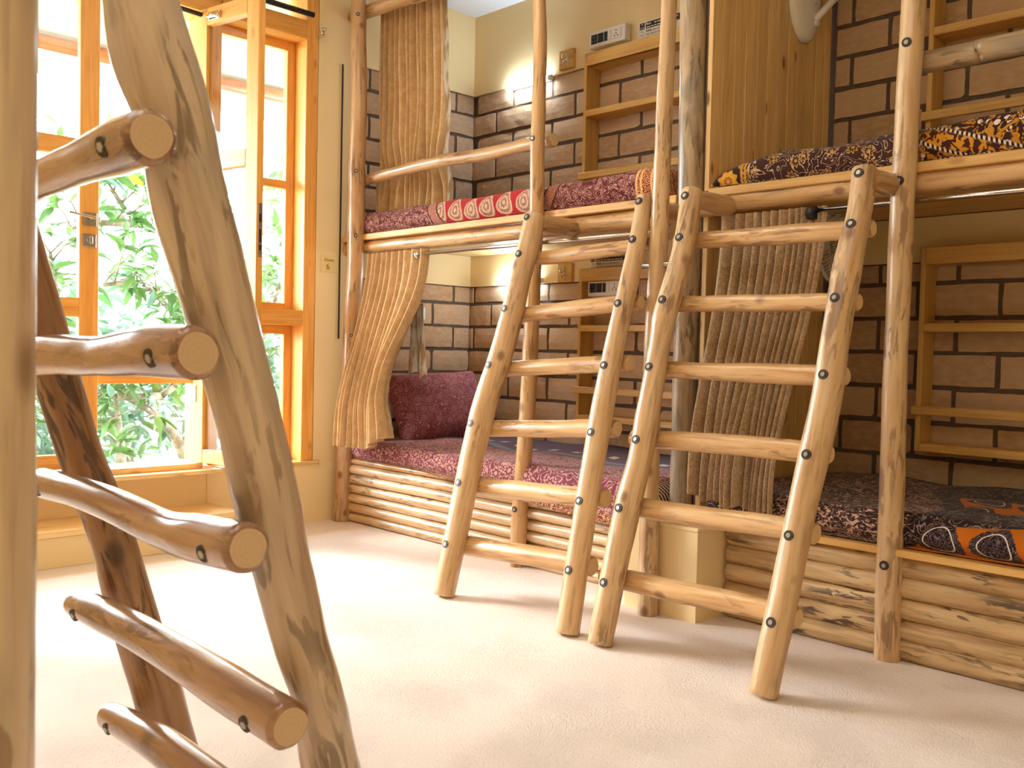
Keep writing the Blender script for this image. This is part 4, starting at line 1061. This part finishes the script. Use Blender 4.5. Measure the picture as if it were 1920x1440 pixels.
# ------------------------------------------------------------------ small wall fittings
TB = Matrix(((0, 0, -1, 0), (-1, 0, 0, 0), (0, 1, 0, 0), (0, 0, 0, 1)))   # text facing -x
def switchboard(y1, z0, xf, label, depth):
    r = thing('switchboard', (XB-0.02, y1-0.13, z0), label, 'switchboard')
    L_ = 0.265; Hh = 0.092
    box('housing', xf, xf+depth, y1-L_, y1, z0, z0+Hh, M['white'], r, 0.004)
    zc = z0+Hh/2
    def mod(nm, a, b, mat): return box(nm, xf-0.004, xf+0.002, y1-b, y1-a, z0+0.02, z0+Hh-0.02, mat, r, 0.001)
    s1_ = mod('black_socket', 0.02, 0.062, M['black'])
    for dy, dz in ((0.041, 0.012), (0.031, -0.012), (0.051, -0.012)):
        cyl('socket_hole', (xf-0.005, y1-dy, zc+dz), (xf-0.003, y1-dy, zc+dz), 0.0035, M['grey_print'], s1_, 8)
    mod('switch', 0.067, 0.087, M['black']); mod('switch', 0.0885, 0.1085, M['black'])
    mod('switch', 0.115, 0.137, M['black'])
    mod('switch', 0.143, 0.163, M['white'])
    s2_ = mod('white_socket', 0.17, 0.235, M['white'])
    for dy, dz in ((0.202, 0.016), (0.19, -0.012), (0.214, -0.012), (0.202, 0.0)):
        cyl('socket_hole', (xf-0.005, y1-dy, zc+dz), (xf-0.003, y1-dy, zc+dz), 0.004, M['black'], s2_, 8)
    return r
switchboard(3.62, 2.72, 4.058, 'white switchboard with black switches above the upper left shelf', XB-4.058-0.012)
switchboard(3.585, 1.322, 4.058, 'white switchboard on the lower left shelf back, behind the ladder', XB-4.058)
def print_label(y1, z0, label):
    r = thing('socket_label', (XB-0.013, y1-0.16, z0), label, 'label')
    xf = XB-0.0145
    L_ = 0.30; Hh = 0.085
    box('paper', xf, xf+0.002, y1-L_, y1, z0, z0+Hh, M['paper'], r, 0)
    box('print_block', xf-0.0006, xf, y1-0.045, y1-0.012, z0+0.044, z0+0.079, M['brown_print'], r, 0)
    box('print_block', xf-0.0006, xf, y1-L_+0.008, y1-0.053, z0+0.044, z0+0.079, M['brown_print'], r, 0)
    for dy, dz, m, rr in ((0.0285, 0.071, 'white', 0.004), (0.021, 0.052, 'white', 0.0035), (0.036, 0.052, 'white', 0.0035), (0.0285, 0.032, 'brown_print', 0.003), (0.021, 0.013, 'brown_print', 0.0025), (0.036, 0.013, 'brown_print', 0.0025)):
        cyl('print_dot', (xf-0.0012, y1-dy, z0+dz), (xf-0.0002, y1-dy, z0+dz), rr, M[m], r, 10)
    Wt = lambda y, z: Matrix.Translation((xf-0.0008, y, z)) @ TB
    text('lettering', 'Black', 0.015, Wt(y1-0.056, z0+0.064), M['white'], r, 0.0002, bold=0.0003)
    text('lettering', 'White', 0.015, Wt(y1-0.056, z0+0.026), M['brown_print'], r, 0.0002, bold=0.0003)
    # the smaller lines are too small to read in the photograph: broken strokes of the same length
    bm = bmesh.new(); bm2 = bmesh.new()
    rr = random.Random(3)
    for b_, ys, z in ((bm, (0.11, 0.27), 0.067), (bm, (0.057, 0.25), 0.051), (bm2, (0.10, 0.22), 0.029), (bm2, (0.057, 0.24), 0.012)):
        y = ys[0]
        while y < ys[1]:
            w_ = rr.uniform(0.01, 0.03); bm_box(b_, xf-0.0011, xf-0.0004, y1-min(y+w_, ys[1]), y1-y, z0+z-0.002, z0+z+0.003); y += w_+0.006
    from_bm('small_print', bm, M['paper'], r); from_bm('small_print', bm2, M['grey_print'], r)
    return r
print_label(3.305, 2.72, 'printed Black and White socket label beside the upper switchboard')
print_label(3.618, 1.478, 'printed Black and White socket label above the lower left shelf')
def hook(y1, z0, label):
    r = thing('coat_hook', (XB-0.02, y1-0.055, z0), label, 'hook')
    xf = XB-0.036
    box('wood_block', xf, XB-0.011, y1-0.112, y1, z0, z0+0.112, M['shelf'], r)
    y = y1-0.058; z = z0+0.056
    bm = bmesh.new(); bm_box(bm, xf-0.004, xf+0.001, y-0.009, y+0.009, z-0.036, z+0.036, 0.002)
    bm_cyl(bm, (xf-0.002, y, z+0.012), (xf-0.03, y, z-0.004), 0.005); bm_cyl(bm, (xf-0.03, y, z-0.004), (xf-0.04, y, z+0.022), 0.005, 0.007)
    bm_cyl(bm, (xf-0.002, y, z-0.012), (xf-0.02, y, z-0.026), 0.004); bm_cyl(bm, (xf-0.02, y, z-0.026), (xf-0.026, y, z-0.012), 0.004, 0.006)
    from_bm('hook', bm, M['chrome'], r); return r
hook(3.873, 2.655, 'chrome coat hook on a wood block beside the upper left lamp')
hook(3.845, 1.412, 'chrome coat hook on a wood block in the lower left bunk')
def tube_lamp(y1, y0, z, label):
    r = thing('tube_lamp', (XB-0.03, (y0+y1)/2, z), label, 'lamp')
    xf = XB-0.035
    cyl('light_tube', (xf, y0+0.025, z), (xf, y1-0.004, z), 0.0165, M['led'], r, 16)
    box('lamp_base', xf+0.014, XB-0.011, y0+0.01, y1-0.01, z-0.012, z+0.012, M['white'], r)
    cyl('end_cap', (xf, y0, z), (xf, y0+0.025, z), 0.017, M['white'], r, 16)
    return r
tube_lamp(4.315, 3.93, 2.63, 'lit white tube lamp on the bricks over the upper left bed')
tube_lamp(4.36, 3.975, 1.43, 'lit white tube lamp in the lower left bunk behind the ladder')

def fan(c, label, cz):
    r = thing('wall_fan', (c[0], 2.165, c[2]-0.16), label, 'fan')
    x, y, z = c; R_ = 0.16
    # mounting plate: a domed tongue on the boards
    n = 28; verts = []; faces = []
    for k, (s, yy) in enumerate(((1.0, 2.166), (1.0, 2.15), (0.93, 2.138), (0.6, 2.13), (0.0, 2.128))):
        for i in range(n):
            a = 2*PI*i/n; ca, sa = math.cos(a), math.sin(a)
            w_ = 0.125*(1.0 if sa > 0 else (1-0.25*sa*sa)); h_ = 0.175 if sa < 0 else 0.11
            verts.append((x-0.01+math.copysign(abs(ca)**0.85, ca)*w_*s, yy, cz-0.03+sa*h_*s))
    for k in range(4):
        for i in range(n): faces.append((k*n+i, k*n+(i+1) % n, (k+1)*n+(i+1) % n, (k+1)*n+i))
    mk('mount_plate', verts, faces, M['white'], r, True)
    cyl('screw_boss', (x+0.04, 2.14, cz-0.115), (x+0.04, 2.118, cz-0.115), 0.014, M['white'], r, 14)
    if z - cz > 0.1:
        bm = bmesh.new()
        for q0, q1 in (((x+0.04, 2.135, cz-0.10), (x+0.075, 2.07, cz-0.02)), ((x+0.075, 2.07, cz-0.02), (x+0.13, 2.03, cz+0.05)), ((x+0.13, 2.03, cz+0.05), (x+0.06, 2.02, z))): bm_cyl(bm, q0, q1, 0.016, None, 12)
        from_bm('arm', bm, M['white'], r, True)
    # motor, cage and blades
    bm = bmesh.new(); bm_cyl(bm, (x+0.01, 2.14, cz-0.03), (x+0.02, 2.06, z), 0.03, 0.035, 14); bm_cyl(bm, (x, 2.08, z), (x, y+0.03, z), 0.05, 0.045, 18); from_bm('motor', bm, M['white'], r, True)
    bm = bmesh.new()
    def hoop(rr, yy, t_=0.0022, seg=44):
        for i in range(seg):
            a = 2*PI*i/seg; b = 2*PI*(i+1)/seg
            bm_cyl(bm, (x+rr*math.cos(a), yy, z+rr*math.sin(a)), (x+rr*math.cos(b), yy, z+rr*math.sin(b)), t_, None, 5)
    hoop(R_, y, 0.009); hoop(R_*0.72, y-0.028); hoop(R_*0.32, y-0.036)
    for i in range(56):
        a = 2*PI*i/56; ca, sa = math.cos(a), math.sin(a)
        p_ = [(x+rr*ca, y+yy, z+rr*sa) for rr, yy in ((R_, 0), (R_*0.9, -0.02), (R_*0.6, -0.032), (R_*0.2, -0.038))]
        for q0, q1 in zip(p_, p_[1:]): bm_cyl(bm, q0, q1, 0.002, None, 4)
        q0 = (x+R_*ca, y, z+R_*sa); q1 = (x+R_*0.45*ca, y+0.045, z+R_*0.45*sa); bm_cyl(bm, q0, q1, 0.002, None, 4)
    from_bm('cage', bm, M['white'], r, True)
    cyl('hub', (x, y-0.03, z), (x, y-0.042, z), 0.033, M['white'], r, 18)
    for k in range(3):
        vs = []; fs = []
        for i in range(7):
            f = i/6; rr = 0.03+0.105*f
            for s in (-1, 1):
                a = k*2*PI/3 + s*(0.5-0.12*f); vs.append((x+rr*math.cos(a), y-0.005+s*0.016, z+rr*math.sin(a)))
        for i in range(6): fs.append((2*i, 2*i+1, 2*i+3, 2*i+2))
        mk('blade', vs, fs, M['white'], r, True)
    return r
fan((3.84, 1.975, 1.487), 'small white caged fan on the partition in the lower right bunk', 1.487)
fan((3.85, 1.97, 2.90), 'white fan mount with a rounded plate on the upper partition', 2.595)

# ------------------------------------------------------------------ outside: porch, garden, tree
slabs('garden_ground', [(-8, 14, 4.84, 18, -0.25, -0.05)], M['soil'])
bm = bmesh.new()
for (ya, za), (yb, zb) in (((4.86, 2.99), (6.62, 2.73)),):
    vs = [bm.verts.new(p) for p in ((-3, ya, za), (7, ya, za), (7, yb, zb), (-3, yb, zb), (-3, ya, za+0.05), (7, ya, za+0.05), (7, yb, zb+0.05), (-3, yb, zb+0.05))]
    for q in ((0, 3, 2, 1), (4, 5, 6, 7), (0, 1, 5, 4), (1, 2, 6, 5), (2, 3, 7, 6), (3, 0, 4, 7)): bm.faces.new([vs[i] for i in q])
roof = from_bm('porch_roof', bm, M['porch']); roof['kind'] = 'structure'
pb = thing('porch_beam', (2.0, 6.0, 2.76), 'round brown beam carrying the porch roof outside the windows', 'beam')
log('beam', [(-2.9, 6.0, 2.755, 0.045), (2, 6.0, 2.76, 0.046), (6.9, 6.0, 2.755, 0.045)], M['log_beam'], pb, 90, 0.15, 14)

def leaf_mesh(ln, w, bend, nm):
    vs = [(0, 0, 0)]; fs = []
    n = 5
    for i in range(1, n):
        f = i/n; ww = w*math.sin(PI*f**0.8)
        z = -bend*f*f*ln
        vs += [(f*ln, -ww/2, z+ww*0.18), (f*ln, 0, z), (f*ln, ww/2, z+ww*0.18)]
    vs.append((ln, 0, -bend*ln)); e = len(vs)-1
    fs += [(0, 1, 2), (0, 2, 3)]
    for i in range(n-2):
        a = 1+i*3; fs += [(a, a+3, a+4, a+1), (a+1, a+4, a+5, a+2)]
    a = 1+(n-2)*3; fs += [(a, e, a+1), (a+1, e, a+2)]
    me = bpy.data.meshes.new(nm); me.from_pydata(vs, [], fs); me.polygons.foreach_set('use_smooth', [True]*len(fs)); me.update(); return me
LV = []
for m in ('leaf', 'leaf', 'leaf2', 'leaf3'):
    me = leaf_mesh(0.15, 0.05, 0.25, 'leaf'); me.materials.append(M[m]); LV.append(me)
r2 = random.Random(21)
tree = thing('garden_tree', (3.0, 6.9, -0.05), 'gnarled pale-barked tree with long green leaves right outside the open casement', 'tree')
bm = bmesh.new()
TWIG = []
def limb(bm_, pts, r0, r1, seg=8):
    s = catmull([(*p, 0) for p in pts], 0.08); n = len(s)
    prev = None
    for i in range(n-1):
        f0 = i/(n-1); f1 = (i+1)/(n-1)
        bm_cyl(bm_, s[i][0], s[i+1][0], lerp(r0, r1, f0), lerp(r0, r1, f1), seg)
    return [p for p, _ in s]
main = [
    [(3.35, 7.0, -0.1), (3.15, 6.9, 0.3), (2.85, 6.8, 0.55), (2.65, 6.75, 0.62), (2.35, 6.7, 0.6)],
    [(2.65, 6.75, 0.62), (2.95, 6.7, 0.62), (3.1, 6.65, 0.78), (3.2, 6.6, 1.0), (3.15, 6.6, 1.3)],
    [(2.75, 6.9, -0.1), (2.72, 6.85, 0.3), (2.66, 6.8, 0.6)],
    [(3.9, 7.2, -0.1), (3.6, 7.1, 0.4), (3.35, 7.0, 1.0), (3.0, 6.9, 1.35), (2.75, 6.8, 1.42), (2.55, 6.75, 1.4)],
    [(3.35, 7.0, 1.0), (3.5, 6.9, 1.5), (3.2, 6.8, 1.75), (2.8, 6.75, 1.85), (2.55, 6.7, 2.1), (2.4, 6.7, 2.2)],
    [(2.8, 6.75, 1.85), (2.5, 6.7, 1.82), (2.3, 6.65, 1.76)],
    [(3.9, 7.3, 0.2), (4.1, 7.2, 1.2), (4.3, 7.1, 2.0), (4.2, 7.0, 2.8)],
    [(4.1, 7.2, 1.2), (3.7, 7.0, 1.9), (3.3, 6.9, 2.3), (2.9, 6.8, 2.45)],
    [(2.1, 7.3, -0.1), (2.0, 7.2, 0.6), (1.75, 7.1, 1.2), (1.9, 7.0, 1.9), (1.6, 6.9, 2.4)],
    [(2.0, 7.2, 0.6), (2.3, 7.0, 1.1), (2.25, 6.9, 1.6)],
    [(3.1, 7.3, -0.1), (2.9, 7.5, 0.3), (2.5, 7.6, 0.5), (2.2, 7.5, 0.45)],
]
for pts in main:
    r0 = 0.05 if pts[0][2] < 0.1 else 0.032
    TWIG += limb(bm, pts, r0, 0.014)[2:]
tips = []
for p in TWIG:
    if p.z < 0.5 and r2.random() < 0.6: continue
    for _ in range(2):
        d = Vector((r2.uniform(-1, 1), r2.uniform(-1, 0.7), r2.uniform(-0.2, 1))).normalized()*r2.uniform(0.15, 0.4)
        limb(bm, [p, p+d*0.5+Vector((0, 0, 0.03)), p+d], 0.008, 0.003, 5); tips.append((p+d, d))
from_bm('branches', bm, M['bark'], tree, True)
def leaf_world(p, d, s):
    d = (d + Vector((r2.uniform(-1, 1), r2.uniform(-1, 1), r2.uniform(-0.7, 0.5)))*0.9).normalized()
    q = d.to_track_quat('X', 'Z').to_matrix().to_4x4() @ Matrix.Rotation(r2.uniform(-0.9, 0.9), 4, 'X')
    return Matrix.Translation(p) @ q @ Matrix.Scale(s, 4)
leaves = []
for p, d in tips:
    for _ in range(6):
        leaves.append(leaf_world(p - d*r2.uniform(0, 0.35) + Vector((r2.uniform(-1, 1), r2.uniform(-1, 1), r2.uniform(-1, 1)))*0.03, d, r2.uniform(0.75, 1.35)))
campos = Vector((0, 0, 1))
def vis(W_):
    p = W_.translation; f = p.y/4.66; x = p.x/f; z = 1+(p.z-1)/f
    return 1.4 < x < 2.9 and 0.36 < z < 2.7
leaves.sort(key=lambda w_: (not vis(w_), (w_.translation-campos).length/w_.to_scale().x))
for W_ in leaves[:300]:
    me = LV[r2.choice((0, 0, 0, 1, 1, 2, 2)) if r2.random() > 0.05 else 3]
    link(bpy.data.objects.new('leaf', me), tree, W_)
def joined(name, mats_, worlds, parent):
    vs = []; fs = []
    src = LV[0]
    for W_ in worlds:
        b = len(vs); vs += [W_ @ v.co for v in src.vertices]; fs += [tuple(b+i for i in p.vertices) for p in src.polygons]
    o = mk(name, vs, fs, mats_, parent, True); o['kind'] = 'stuff'; return o
if len(leaves) > 300: joined('foliage', M['leaf'], leaves[300:], tree)
# hedge far behind
hw = []
for _ in range(6000):
    x = r2.uniform(-1.5, 9.0); z = max(0.0, r2.betavariate(1.1, 1.5)*1.9); y = 8.2 + r2.uniform(0, 1.4) + 0.35*math.sin(x*2.1)+0.2*math.sin(x*5+1) + (0.5 if z > 1.8 else 0)
    hw.append(leaf_world(Vector((x, y, z)), Vector((r2.uniform(-1, 1), -0.6, r2.uniform(-0.6, 0.8))), r2.uniform(1.0, 2.0)))
o = joined('garden_hedge', M['hedge'], hw, None); tag(o, 'pale sunlit hedge far behind the garden tree', 'hedge')
gw = []
for _ in range(900):
    x = r2.uniform(0.5, 6.5); y = r2.uniform(5.6, 8.4)
    gw.append(leaf_world(Vector((x, y, r2.uniform(-0.04, 0.16))), Vector((r2.uniform(-1, 1), r2.uniform(-1, 0), r2.uniform(0, 1))), r2.uniform(0.4, 0.8)))
o = joined('ground_cover', M['hedge'], gw, None); tag(o, 'low leafy ground cover under the garden tree', 'plants')

# ------------------------------------------------------------------ shared group names
GROUPS = {'mattress': 'beds on the bunk decks', 'ladder': 'log ladders', 'bunk bed': 'log bunks', 'shelf': 'pine shelf racks on the brick wall',
          'curtain': 'bunk curtains', 'switchboard': 'switchboards by the beds', 'label': 'socket labels', 'hook': 'coat hooks', 'lamp': 'tube lamps', 'fan': 'bunk fans'}
for o in bpy.data.objects:
    if o.parent is None and o.get('category') in GROUPS: o['group'] = GROUPS[o['category']]
for o in bpy.data.objects:
    if o.name.startswith('curtain_rod') and o.parent is None and 'chrome' in o.get('label', ''): o['group'] = 'chrome curtain rods'
